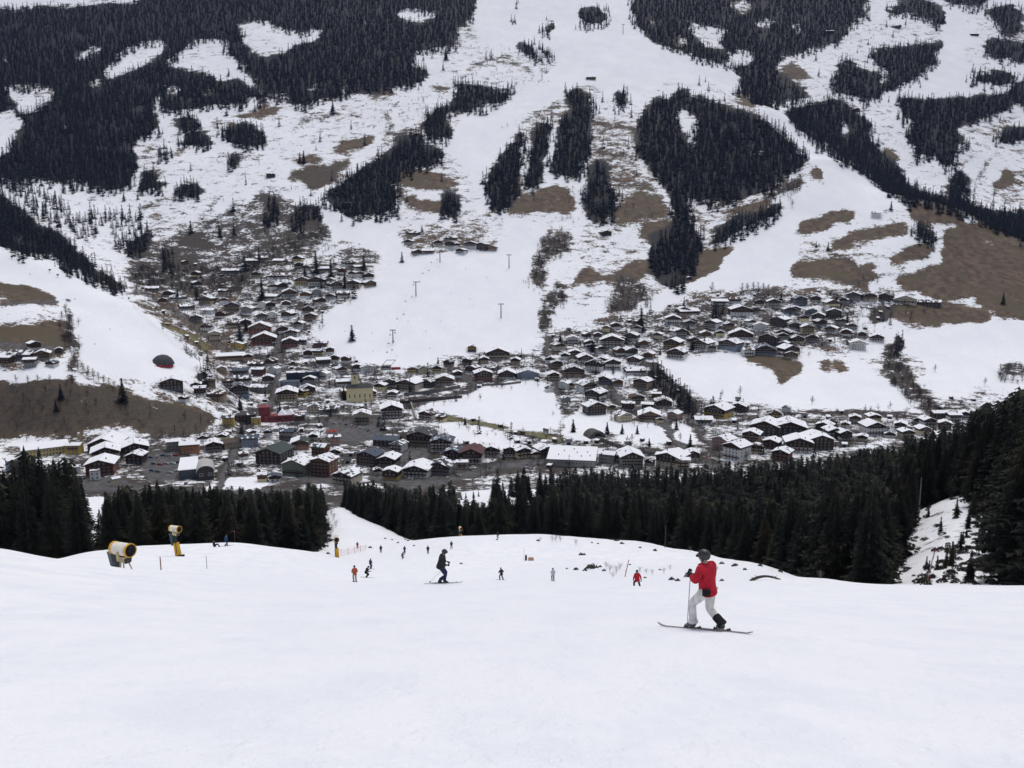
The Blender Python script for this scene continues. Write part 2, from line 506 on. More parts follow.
paint(BARE, """
530,272 532,262 538,250 540,235 560,228 572,235 570,250 560,255 546,262 545,285 535,284
538,330 540,310 545,300 555,280 565,285 568,300 555,310 550,325 545,330
605,307 612,290 618,275 635,278 650,288 655,300 640,308 620,312
880,352 890,340 905,360 915,378 930,395 945,412 935,416 915,402 900,390 885,374
72,382 70,365 75,355 62,345 72,330 78,345 78,380
60,340 68,315 68,300 72,300 74,320 72,345
1000,378 1000,362 1024,360 1024,378
752,302 758,290 770,294 775,303
130,262 180,262 230,265 255,250 300,228 330,222 330,236 260,262 240,290 215,296 170,292 135,285
760,192 775,180 800,176 800,190 770,200
""", 0.7)
paint(BARE, """
0,442 0,385 30,384 60,380 90,380 115,387 125,394 150,402 185,407 212,414 215,425 200,432 170,438 140,432 120,420 85,425 60,432 20,435
550,190 580,180 590,200 580,225 560,235 545,225
680,410 720,400 810,415 870,412 900,408 900,416 820,420 720,412 700,420
560,355 552,330 545,335 548,390 556,425 560,420 555,385
200,400 215,380 230,400 225,425 205,420
""", 0.16)

# where the snow is patchy, thin or gone
paint(SNOW, """
590,118 640,118 645,150 655,180 665,200 640,225 600,230 600,200 590,170
640,205 670,205 668,240 640,245
500,100 560,100 565,122 520,125 500,118
1000,180 1024,165 1024,205 1000,205
""", 0.50)
paint(SNOW, """
465,40 545,30 545,88 520,85 480,84 455,80
355,95 440,85 452,100 440,112 420,132 385,145 355,130
280,105 355,100 350,135 285,135
150,165 260,165 330,150 330,180 256,190 200,180
235,150 330,135 330,160 235,165
672,60 735,68 740,85 700,90 672,72
845,24 900,24 905,50 845,48
770,50 850,50 870,100 800,96 775,70
805,130 900,130 930,170 905,170 870,140
-60,190 60,195 152,215 152,255 115,275 60,235
""", 0.66)
paint(SNOW, """
130,255 256,195 270,190 330,220 335,245 250,262 175,292 130,285
""", 0.42)
paint(SNOW, """
505,213 515,200 540,188 560,188 575,195 578,206 572,216 560,214 540,211 512,213
572,285 580,270 588,266 600,273 620,272 640,262 650,262 648,275 640,278 625,282 600,281 580,284
647,230 652,224 670,222 670,229 667,234 648,241
614,213 620,205 640,191 655,196 670,209 662,215 640,219 620,221
683,287 690,270 705,250 735,248 735,260 725,268 700,279
720,213 730,210 765,199 770,205 740,212
793,232 798,225 830,214 857,210 850,219 820,231 800,234
827,245 850,234 875,226 905,223 908,232 880,238 850,244 835,249
886,259 905,249 925,243 935,252 910,261 890,266
788,268 800,262 830,258 850,262 872,277 867,287 840,282 800,277
905,205 925,203 960,212 965,221 945,224 925,224 915,214
940,235 960,223 985,223 1024,240 1240,245 1240,318 1000,318 985,305 975,296 950,300 930,295 910,290 895,283 920,270 945,262
868,305 900,300 950,303 985,310 990,324 950,329 920,325 890,318 870,325
775,287 800,289 840,294 870,286 895,291 880,302 820,299 790,296
730,352 770,355 800,362 805,368 790,377 778,385 775,372 745,361
985,365 1000,359 1024,361 1240,362 1240,374 995,374
0,281 25,285 48,292 56,298 45,300 20,300 -220,302 -220,270
-220,325 30,325 55,320 72,318 75,335 60,345 40,346 -220,352
-220,378 30,382 60,379 90,379 115,386 125,393 150,401 185,406 212,413 215,425 200,436 170,441 150,434 120,424 85,428 60,434 20,437 -220,442
160,320 175,325 195,338 208,347 200,352 185,342
180,238 195,237 210,245 205,250 185,245
175,262 190,253 200,262 195,270 178,267
225,300 260,290 270,300 255,307 235,307
334,150 338,142 360,140 375,138 375,144 360,149 345,152
290,160 305,157 325,155 318,161 300,164
295,172 315,165 335,161 350,160 335,174 325,184 310,193 305,185 290,175
392,177 410,171 440,173 455,178 455,187 440,189 420,189 395,184
395,190 420,195 440,196 448,204 438,212 420,208 400,199
257,105 275,106 284,110 275,114 258,117
362,95 380,92 395,92 390,96 370,97
430,88 445,86 450,89 435,91
174,153 185,149 190,152 180,156
235,115 256,110 256,116 240,117
225,124 240,125 245,128 230,128
580,82 604,81 604,83 582,84
810,172 816,166 828,173 824,180 805,175
825,153 835,160 848,168 838,166
730,95 745,96 775,108 765,111 745,105
1000,176 1008,168 1011,178 1001,190 995,186
955,165 968,158 965,164
779,66 790,64 806,70 806,82 795,80 785,74
340,242 360,243 375,248 350,246
300,258 345,243 350,247 310,262
878,160 890,150 900,155 890,168
512,277 525,274 538,280 520,286
845,270 870,265 880,278 860,282
805,405 890,410 912,410 912,416 815,414
838,363 850,366 850,373 835,371
815,366 830,362 838,368 825,371
""", 0.03)
paint(SNOW, """
-220,470 0,470 60,435 90,430 140,436 215,430 225,420 205,402 195,385 200,352 170,330 130,305 175,285 250,258 330,242 380,250 375,272 350,300 322,318 325,345 360,362 400,372 450,355 500,347 540,350 548,335 600,316 640,312 700,292 760,290 800,287 860,288 940,296 945,303 870,306 850,320 870,335 868,345 850,352 800,352 740,352 660,352 655,370 690,400 720,398 800,412 900,414 980,392 990,408 1240,390 1240,480 700,500 560,520 300,540 60,540 -220,540
395,228 440,225 470,232 498,240 495,248 455,252 430,254 400,250
5,352 30,345 60,345 62,366 30,372 0,372
""", 0.47)
SNOW += np.where(SNOW < .1, .50 * np.clip(fbm(_x / 17, _y / 6, 51, 5) * 2.6 - .1, 0, 1), 0)
# groomed pistes and fields under whole snow
paint(SNOW, """
330,354 316,336 325,316 345,303 372,286 392,271 410,256 440,256 470,253 497,250 508,236 500,215 482,195 470,170 450,150 458,125 500,112 520,92 545,88 560,60 480,40 478,0 470,-60 630,-60 632,25 655,45 690,56 715,66 735,72 738,92 720,85 690,80 672,75 640,85 610,95 585,80 560,100 510,130 488,165 495,215 525,225 540,232 535,250 528,275 540,300 535,330 530,352 500,345 450,354 400,368 360,360
325,212 345,214 365,219 395,222 400,242 410,256 392,262 380,250 345,240 320,224
408,420 432,405 460,395 480,388 540,382 556,395 560,410 558,425 545,432 500,425 455,416 440,411
440,425 470,428 510,435 530,438 495,452 475,446 450,436
565,420 590,405 602,415 620,421 680,423 700,440 690,444 640,441 610,430 585,441 565,435
660,363 690,356 730,362 775,385 800,375 840,372 870,372 895,390 910,404 900,408 800,408 760,402 720,397 700,391 680,372
905,336 930,326 1024,322 1240,320 1240,400 1000,384 940,388 922,362
0,245 50,262 100,290 150,318 180,345 205,366 185,377 150,378 100,372 75,350 75,320 60,303 58,296 30,285 0,280 -220,262 -220,160
5,372 50,365 120,392 110,388 60,378 20,381
640,307 680,288 720,270 738,246 750,238 790,205 822,190 835,184 805,150 780,130 755,105 780,112 800,125 850,162 890,193 905,204 880,208 858,209 830,213 798,224 790,235 800,262 780,280 760,286 700,290 645,312
600,350 610,360 640,366 620,385 600,375
1024,0 940,10 945,45 940,65 925,78 900,88 895,95 1000,92 960,62 960,45 985,40 960,20
200,490 225,480 265,478 262,492 200,498
""", 1.0)
stroke(SNOW, """
553,125 547,160 543,176
395,188 420,195 440,198
292,240 345,238 360,240 372,238
300,262 345,247 385,240
870,288 890,280 905,272 925,262 944,256
975,242 1000,244 1024,246
400,196 425,198 450,200
""", 2.2, 1.0)
stroke(SNOW, "300,262 345,247 372,240\n860,300 880,296 905,299 940,300", 2.0, 0.95)
FOR[(SNOW == 1.0) & (FOR < .02)] = 0.0
HEDGE = """145,208 158,203 175,195
200,218 212,206 223,196
376,152 386,140 392,128 388,114 398,104
440,114 424,124 408,132 394,138
268,96 290,104 318,100 350,96
300,120 330,114 360,112
210,160 240,156 262,160
835,279 850,282 880,276 905,272
812,246 830,252 850,262 868,276
560,100 545,110 520,118 500,124
588,118 610,126 640,130
592,150 615,156 645,160
598,176 620,182 645,184
505,60 520,66 535,72
470,66 490,62 505,58
520,275 535,285 545,300
730,165 745,176 760,182
1000,150 985,165 978,180
900,60 915,70 930,72
690,240 705,246 716,240"""
stroke(SNOW, HEDGE, 2.4, 0.22); stroke(DARK, HEDGE, 2.4, 0.9); stroke(BARE, HEDGE, 3.2, 0.42)
for _s in ('365,95 440,85 450,100 438,112 400,130 375,140 360,120', '470,45 545,35 545,85 500,84 470,70', '595,120 640,122 650,170 640,210 600,215 596,180', '850,28 900,26 905,48 850,48', '640,200 668,212 664,238 644,242'):
    _r = poly_mask(P(_s)); BARE[_r[0]][_r[1]] = np.maximum(BARE[_r[0]][_r[1]], .11)
_r = poly_mask(P('0,442 0,385 30,384 60,380 90,380 115,387 125,394 150,402 185,407 212,414 215,425 200,432 170,438 140,432 120,420 85,425 60,432 20,435')); BARE[_r[0]][_r[1]] = .30
# darker ground: scrub, stream banks, leaf litter under leafless trees, near-black under spruces
DARK[BARE > 0.45] = 0.85
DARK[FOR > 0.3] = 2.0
_core = blur_(np.where(FOR > .6, 1.0, 0.0), 8) > .80
SNOW[_core] = np.minimum(SNOW[_core], 0.02 + 0.75 * np.clip(fbm(_x / 15, _y / 8, 57, 4)[_core] * 4.0 - 0.75, 0, 1))
SNOW[BARE > 0.5] = 0.36
paint(DARK, """
-220,378 30,382 60,379 90,379 115,386 125,393 150,401 185,406 212,413 215,425 200,436 170,441 150,434 120,424 85,428 60,434 20,437 -220,442
295,172 315,165 335,161 350,160 335,174 325,184 310,193 305,185 290,175
""", 0.62)
paint(DARK, """
130,255 256,195 270,190 330,220 335,245 250,262 175,292 130,285
-220,470 0,470 60,437 215,432 250,258 380,250 325,345 450,355 545,335 640,312 760,290 900,300 870,345 655,360 720,400 980,395 1240,390 1240,480 700,500 -220,540
""", 0.9)
# asphalt
stroke(ROAD, """
278,330 279,372 276,398 264,410 240,430 232,460 222,478 214,500
365,500 400,490 440,482 470,474 500,466 560,458
300,478 335,482 365,500
-20,478 60,480 95,481 120,486 160,492 215,494 300,492
0,345 60,350
595,385 640,410 665,425 690,455 720,470
""", 6.5, 1.0)
stroke(ROAD, """
400,404 440,399 468,394 477,386 470,378 455,374
455,374 480,385 505,384
545,330 552,370 558,400
130,290 160,300 200,330 225,350
0,305 40,302 70,300
600,350 640,360 668,380 690,420 720,455
700,330 760,333 830,345
300,420 340,425 375,420 405,428
""", 3.4, 0.9)
paint(ROAD, """
145,452 185,450 182,480 150,482 142,470
330,418 375,422 385,436 350,445 325,436
380,452 425,444 430,458 470,468 410,486 370,480
0,476 120,476 140,490 0,494
""", 0.9)
SNOW[ROAD > 0.5] = 0.06
# melted lane of green grass across the field
GREEN = np.zeros((RH, RW))
stroke(GREEN, "440,418 470,424 510,430 545,436 560,440", 3.2, 1.0)
stroke(GREEN, "165,324 195,340 205,348", 5.0, 0.8)
SNOW[GREEN > 0.5] = 0.05


def sample(a, u, v):
    x = np.clip(u - U0 - 0.5, 0, RW - 1.001); y = np.clip(v - V0 - 0.5, 0, RH - 1.001)
    i = x.astype(int); j = y.astype(int); fx = x - i; fy = y - j
    return (a[j, i] * (1 - fx) + a[j, i + 1] * fx) * (1 - fy) + (a[j + 1, i] * (1 - fx) + a[j + 1, i + 1] * fx) * fy


UG, VG = project(XG, np.maximum(YG, 1.0), ZG)
du = 15.0 * fbm(XG / 48.0, YG / 48.0, 31, 6); dv = 9.0 * fbm(XG / 48.0, YG / 48.0, 37, 6)
COVER = np.zeros((NY, NP, 4), np.float32)
COVER[..., 0] = sample(blur(SNOW, 12), UG + du, VG + dv)
COVER[..., 1] = sample(blur(DARK, 2), UG + du, VG + dv)
COVER[..., 2] = sample(blur(ROAD, 1), UG, VG)
COVER[..., 3] = sample(blur(GREEN, 1), UG + du, VG + dv)
near = YG < 575
COVER[near] = (1.0, 0.9, 0.0, 0.0)
# this side of the valley: whole snow on the run, litter under the near woods, patchy snow in the clearing on the right
PISTE_L = [(100, -300), (130, -300), (131, 316), (175, 318), (220, 320), (270, 322), (345, 324)]
PISTE_R = [(100, 1400), (185, 1400), (186, 436), (220, 420), (280, 386), (310, 358), (345, 344)]


def on_piste(u, Y):
    l = np.interp(Y, [p[0] for p in PISTE_L], [p[1] for p in PISTE_L])
    r = np.interp(Y, [p[0] for p in PISTE_R], [p[1] for p in PISTE_R])
    return (Y < 345) & (u > l) & (u < np.minimum(r, 450))


CREST = [(-300, 48), (0, 50), (45, 92), (130, 127), (236, 127), (300, 138), (318, 150), (430, 188), (460, 198), (540, 206), (640, 192), (700, 178), (760, 148), (830, 108), (880, 94), (950, 92), (1024, 92), (1400, 95)]


def crest(u):
    return np.interp(u, [p[0] for p in CREST], [p[1] for p in CREST])


wood = near & (YG > crest(UG) + 6) & ~on_piste(UG, YG)
wp = smooth(fbm(XG / 10.0, YG / 10.0, 41, 3), -0.05, 0.2)
COVER[..., 0] = np.where(wood, 0.10 + 0.35 * wp, COVER[..., 0])
bank = wood & (UG > 460) & (UG < 560) & (YG > 330) & (VG < 508)
OPEN_W = P('878,590 885,572 897,560 905,545 912,532 905,520 918,508 935,497 950,489 962,492 968,505 985,515 1000,535 1008,560 1005,590')


def in_opening(u, v):
    u = np.asarray(u, float); v = np.asarray(v, float)
    ins = np.zeros(u.shape, bool)
    for (ax, ay), (bx, by) in zip(OPEN_W, OPEN_W[1:] + OPEN_W[:1]):
        if ay != by:
            c = (ay > v) != (by > v)
            ins = ins ^ (c & (u < (bx - ax) * (v - ay) / (by - ay) + ax))
    return ins


opening = wood & (YG > 94) & (YG < 230) & in_opening(UG, VG)
COVER[..., 0] = np.where(bank | opening, 0.70, COVER[..., 0])
gap = wood & (UG > 82) & (UG < 108) & (VG > 484)
COVER[..., 0] = np.where(gap, 0.95, COVER[..., 0])
lane = wood & (VG > 476) & (VG < 503) & (UG > 459 + (VG - 476) * .35) & (UG < 478 + (VG - 476) * .55) & (YG > 330)
COVER[..., 0] = np.where(lane, 0.93, COVER[..., 0])
rough = near & ~wood & (UG > 520) & (UG < 860) & (YG > 105)
COVER[..., 0] = np.where(rough, 0.93, COVER[..., 0])


def ground_material():
    m = bpy.data.materials.new('snow_and_meadow'); m.use_nodes = True
    nt = m.node_tree; N = nt.nodes; L = nt.links; b = N['Principled BSDF']
    at = N.new('ShaderNodeVertexColor'); at.layer_name = 'cover'
    sep = N.new('ShaderNodeSeparateColor'); L.new(at.outputs['Color'], sep.inputs['Color'])
    tc = N.new('ShaderNodeTexCoord')

    def noise(scale, st=(1, 1, 1), detail=6, rough=0.6):
        mp = N.new('ShaderNodeMapping'); mp.inputs['Scale'].default_value = st
        n = N.new('ShaderNodeTexNoise'); n.inputs['Scale'].default_value = scale
        n.inputs['Detail'].default_value = detail; n.inputs['Roughness'].default_value = rough
        L.new(tc.outputs['Object'], mp.inputs['Vector']); L.new(mp.outputs['Vector'], n.inputs['Vector'])
        return n.outputs['Fac']

    def math_(op, a, c, clamp=False):
        n = N.new('ShaderNodeMath'); n.operation = op; n.use_clamp = clamp
        for i, x in enumerate((a, c)):
            if isinstance(x, (int, float)): n.inputs[i].default_value = x
            else: L.new(x, n.inputs[i])
        return n.outputs[0]

    def mix(f, a, c):
        n = N.new('ShaderNodeMix'); n.data_type = 'RGBA'
        L.new(f, n.inputs[0]) if not isinstance(f, float) else None
        for k, x in ((6, a), (7, c)):
            if isinstance(x, tuple): n.inputs[k].default_value = (*x, 1)
            else: L.new(x, n.inputs[k])
        return n.outputs[2]

    def ramp(f, lo, hi):
        n = N.new('ShaderNodeMapRange'); n.interpolation_type = 'SMOOTHSTEP'
        n.inputs['From Min'].default_value = lo; n.inputs['From Max'].default_value = hi
        L.new(f, n.inputs['Value']); return n.outputs[0]
    # snow where cover exceeds a streaky threshold that follows the contour lines
    n1 = noise(0.04, (1, 1.5, 1.3), 9, 0.74)
    n2 = noise(0.25, (1, 1.3, 1.3), 5, 0.65)
    th = math_('ADD', math_('MULTIPLY', n1, 1.5), math_('MULTIPLY', n2, 0.7))
    th = math_('ADD', th, math_('MULTIPLY', noise(0.9, (1, 1, 1), 4, 0.7), 0.45))
    th = math_('SUBTRACT', th, 0.825)                       # about 0.5 in the middle
    snow = ramp(math_('SUBTRACT', sep.outputs['Red'], th), -0.06, 0.07)
    g = noise(0.09, (1, 1, 1), 6, 0.62)
    meadow = mix(ramp(g, 0.35, 0.65), (0.054, 0.036, 0.024), (0.132, 0.090, 0.056))
    meadow = mix(ramp(noise(0.02), 0.45, 0.65), meadow, (0.085, 0.066, 0.036))
    scrub = mix(ramp(noise(0.35, (1, 1, 1), 5), 0.35, 0.65), (0.020, 0.018, 0.017), (0.062, 0.050, 0.041))
    soil = mix(math_('MINIMUM', sep.outputs['Green'], 1.0), meadow, scrub)
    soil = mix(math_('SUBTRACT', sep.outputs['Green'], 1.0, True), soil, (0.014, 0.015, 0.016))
    soil = mix(at.outputs['Alpha'], soil, (0.15, 0.14, 0.055))
    asph = mix(ramp(noise(0.2), 0.3, 0.7), (0.05, 0.05, 0.053), (0.13, 0.125, 0.125))
    soil = mix(sep.outputs['Blue'], soil, asph)
    sn = mix(ramp(noise(0.03, (1, 0.6, 1), 5), 0.3, 0.7), (0.80, 0.815, 0.85), (0.87, 0.878, 0.895))
    sn = mix(ramp(noise(0.55, (1, 0.5, 1), 7, 0.68), 0.42, 0.66), sn, (0.775, 0.80, 0.845))
    c = mix(snow, soil, sn)
    L.new(c, b.inputs['Base Color'])
    b.inputs['Roughness'].default_value = 0.75
    b.inputs['Specular IOR Level'].default_value = 0.25
    # scraped, combed snow: fine grain, long soft ridges of the groomer and cuts left by skis
    h = math_('ADD', math_('MULTIPLY', noise(4.0, (1, 1, 1), 6, 0.7), 0.035), math_('MULTIPLY', noise(0.8, (1, 0.55, 1), 6, 0.62), 0.36))
    wv = N.new('ShaderNodeTexWave'); wv.inputs['Scale'].default_value = 0.30; wv.inputs['Distortion'].default_value = 3.5
    wv.inputs['Detail'].default_value = 1.0; wv.inputs['Detail Scale'].default_value = 0.25
    mp = N.new('ShaderNodeMapping'); mp.inputs['Rotation'].default_value = (0, 0, 0.42)
    L.new(tc.outputs['Object'], mp.inputs['Vector']); L.new(mp.outputs['Vector'], wv.inputs['Vector'])
    cut = ramp(wv.outputs['Fac'], 0.93, 1.0)
    h = math_('SUBTRACT', h, math_('MULTIPLY', cut, 0.005))
    bp = N.new('ShaderNodeBump'); bp.inputs['Strength'].default_value = 0.75; bp.inputs['Distance'].default_value = 1.0
    L.new(h, bp.inputs['Height']); L.new(bp.outputs['Normal'], b.inputs['Normal'])
    return m


def build_ground():
    idx = np.arange(NY * NP).reshape(NY, NP)
    q = np.stack([idx[:-1, :-1], idx[:-1, 1:], idx[1:, 1:], idx[1:, :-1]], -1).reshape(-1, 4)
    V = np.stack([XG, YG, ZG], -1).reshape(-1, 3)
    C = COVER.reshape(-1, 4)
    # the slope goes on behind the viewer
    back = 40
    yb = np.linspace(-160, -1.0, back)
    Xb = np.repeat((phis * 26.0 * 3)[None, ::20], back, 0); nb = Xb.shape[1]
    Zb = -1.65 - 0.397 * np.repeat(yb[:, None], nb, 1) - 0.02
    Vb = np.stack([Xb, np.repeat(yb[:, None], nb, 1), Zb], -1).reshape(-1, 3)
    ib = np.arange(back * nb).reshape(back, nb) + len(V)
    qb = np.stack([ib[:-1, :-1], ib[:-1, 1:], ib[1:, 1:], ib[1:, :-1]], -1).reshape(-1, 4)
    Cb = np.tile(np.array([[1, .9, 0, 0]], np.float32), (len(Vb), 1))
    me = np_mesh('ground', np.vstack([V, Vb]), np.vstack([q, qb]), ground_material(), {'cover': np.vstack([C, Cb])}, True)
    o = link('ground', me)
    tag(o, 'snowy valley floor and mountain slopes', None, None, 'structure')
    return o


build_ground()

# ------------------------------------------------------------------ camera, sky, sun, air
cam = bpy.data.cameras.new('camera'); co = bpy.data.objects.new('camera', cam); COL.objects.link(co)
co.rotation_euler = (math.radians(90) - TH, 0, 0)
cam.sensor_fit = 'HORIZONTAL'; cam.sensor_width = 36.0; cam.lens = 36.0 * F / 1024.0
cam.clip_start = 0.1; cam.clip_end = 20000
SC.camera = co
w = bpy.data.worlds.new('World'); SC.world = w; w.use_nodes = True
bg = w.node_tree.nodes['Background']
sky = w.node_tree.nodes.new('ShaderNodeTexSky'); sky.sky_type = 'NISHITA'; sky.sun_disc = False
SUN_EL, SUN_AZ = math.radians(74), 0
sky.sun_elevation = SUN_EL; sky.sun_rotation = math.radians(20)
sky.air_density = 1.0; sky.dust_density = 7.0; sky.ozone_density = 1.0; sky.altitude = 1200
hs = w.node_tree.nodes.new('ShaderNodeHueSaturation'); hs.inputs['Saturation'].default_value = 0.56   # the cloud cover greys the sky light
w.node_tree.links.new(sky.outputs['Color'], hs.inputs['Color']); w.node_tree.links.new(hs.outputs['Color'], bg.inputs['Color'])
bg.inputs['Strength'].default_value = 0.09
sl = bpy.data.lights.new('sun', 'SUN'); sl.energy = 0.9; sl.angle = math.radians(35); sl.color = (1.0, 0.955, 0.90)
so = bpy.data.objects.new('sun', sl); COL.objects.link(so)
# the sun stands behind the cloud, high above the valley
d = Vector((math.cos(SUN_EL) * math.sin(math.radians(20)), math.cos(SUN_EL) * math.cos(math.radians(20)), math.sin(SUN_EL)))
so.rotation_euler = (-d).to_track_quat('-Z', 'Y').to_euler()
vs = SC.view_settings; vs.view_transform = 'Standard'; vs.look = 'None'; vs.gamma = 1.0; vs.use_curve_mapping = False
vs.exposure = 0.60
SC.cycles.use_denoising = True
SC.cycles.max_bounces = 6; SC.cycles.diffuse_bounces = 3; SC.cycles.volume_bounces = 1
SC.cycles.transparent_max_bounces = 8


def haze(density):
    m = bpy.data.materials.new('valley_air'); m.use_nodes = True
    nt = m.node_tree; nt.nodes.clear()
    out = nt.nodes.new('ShaderNodeOutputMaterial'); pv = nt.nodes.new('ShaderNodeVolumePrincipled')
    pv.inputs['Color'].default_value = (0.42, 0.56, 1.0, 1); pv.inputs['Density'].default_value = density
    pv.inputs['Anisotropy'].default_value = 0.1
    nt.links.new(pv.outputs['Volume'], out.inputs['Volume'])
    mb = MB(); x = 6600; y0, y1 = -190, 3750; z0 = float(ZG.min()) - 1.0; z1 = float(ZG.max()) + 60
    mb.box((0, (y0 + y1) / 2, (z0 + z1) / 2), (2 * x, y1 - y0, z1 - z0))
    o = mb.build('haze', m); tag(o, 'thin bluish air between the viewer and the mountain', None, None, 'stuff')
    return o

# ------------------------------------------------------------------ people
def skin_mesh(name, pts, edges, mats, sub=2, root=0):
    """grow one continuous surface over a skeleton: pts = [(position, radius)]"""
    me = bpy.data.meshes.new('skeleton'); bm = bmesh.new()
    lay = bm.verts.layers.skin.verify(); vs = []
    for p, r in pts:
        v = bm.verts.new(p); rr = r if isinstance(r, tuple) else (r, r); v[lay].radius = rr; vs.append(v)
    vs[root][lay].use_root = True
    for a, b in edges: bm.edges.new((vs[a], vs[b]))
    bm.to_mesh(me); bm.free()
    o = bpy.data.objects.new('skeleton', me); COL.objects.link(o)
    m = o.modifiers.new('skin', 'SKIN'); m.use_smooth_shade = True
    s = o.modifiers.new('sub', 'SUBSURF'); s.levels = sub; s.render_levels = sub
    dg = bpy.context.evaluated_depsgraph_get(); dg.update()
    out = bpy.data.meshes.new_from_object(o.evaluated_get(dg)); out.name = name
    bpy.data.objects.remove(o); bpy.data.meshes.remove(me)
    out.materials.clear()
    for k in (mats if isinstance(mats, (list, tuple)) else [mats]): out.materials.append(k)
    out.polygons.foreach_set('use_smooth', [True] * len(out.polygons))
    return out


def bend(a, c, l1, l2, hint):
    """middle joint of a two bone limb from a to c"""
    a = Vector(a); c = Vector(c); d = c - a; L = max(1e-4, min(d.length, (l1 + l2) * .999)); d.normalize()
    c = a + d * L
    x = (l1 * l1 - l2 * l2 + L * L) / (2 * L); h = math.sqrt(max(0, l1 * l1 - x * x))
    n = Vector(hint) - d * Vector(hint).dot(d)
    n.normalize()
    return a + d * x + n * h, c


CLOTH = {}


def cloth(name, col): return mat('cloth_' + name, col, .85, .22, 11.0, .9, spec=.15, streak=(1, 1, .55))


SKINM = mat('skin', (.46, .29, .22), .6, .08, 8)
SHELL = mat('helmet_shell', (.022, .022, .026), .35, .2, 4, spec=.5)
LENS = mat('goggle_lens', (.06, .04, .02), .12, .3, 4, spec=.6)
BOOTM = mat('boot_plastic', (.03, .03, .034), .4, .2, 4)


def hand_mesh(m):
    """gloved hand closed on a grip running along local Z: palm, four unequal curled fingers and a thumb"""
    pts = [((0, -.05, 0), .030), ((0, 0, 0), .040), ((0, .045, 0), .036)]; ed = [(0, 1), (1, 2)]
    for k, (z, l) in enumerate([(.034, .9), (.012, 1.0), (-.011, .95), (-.033, .78)]):
        o = len(pts)
        pts += [((.012, .062, z), .0125), ((.036 * l, .085 * l, z), .0115), ((.058 * l, .060 * l, z), .0105), ((.050 * l, .032, z), .0095)]
        ed += [(2, o), (o, o + 1), (o + 1, o + 2), (o + 2, o + 3)]
    o = len(pts)
    pts += [((.018, .0, .036), .014), ((.042, .018, .046), .0125), ((.058, .040, .040), .011)]; ed += [(1, o), (o, o + 1), (o + 1, o + 2)]
    return skin_mesh('glove', pts, ed, m, 1, 1)


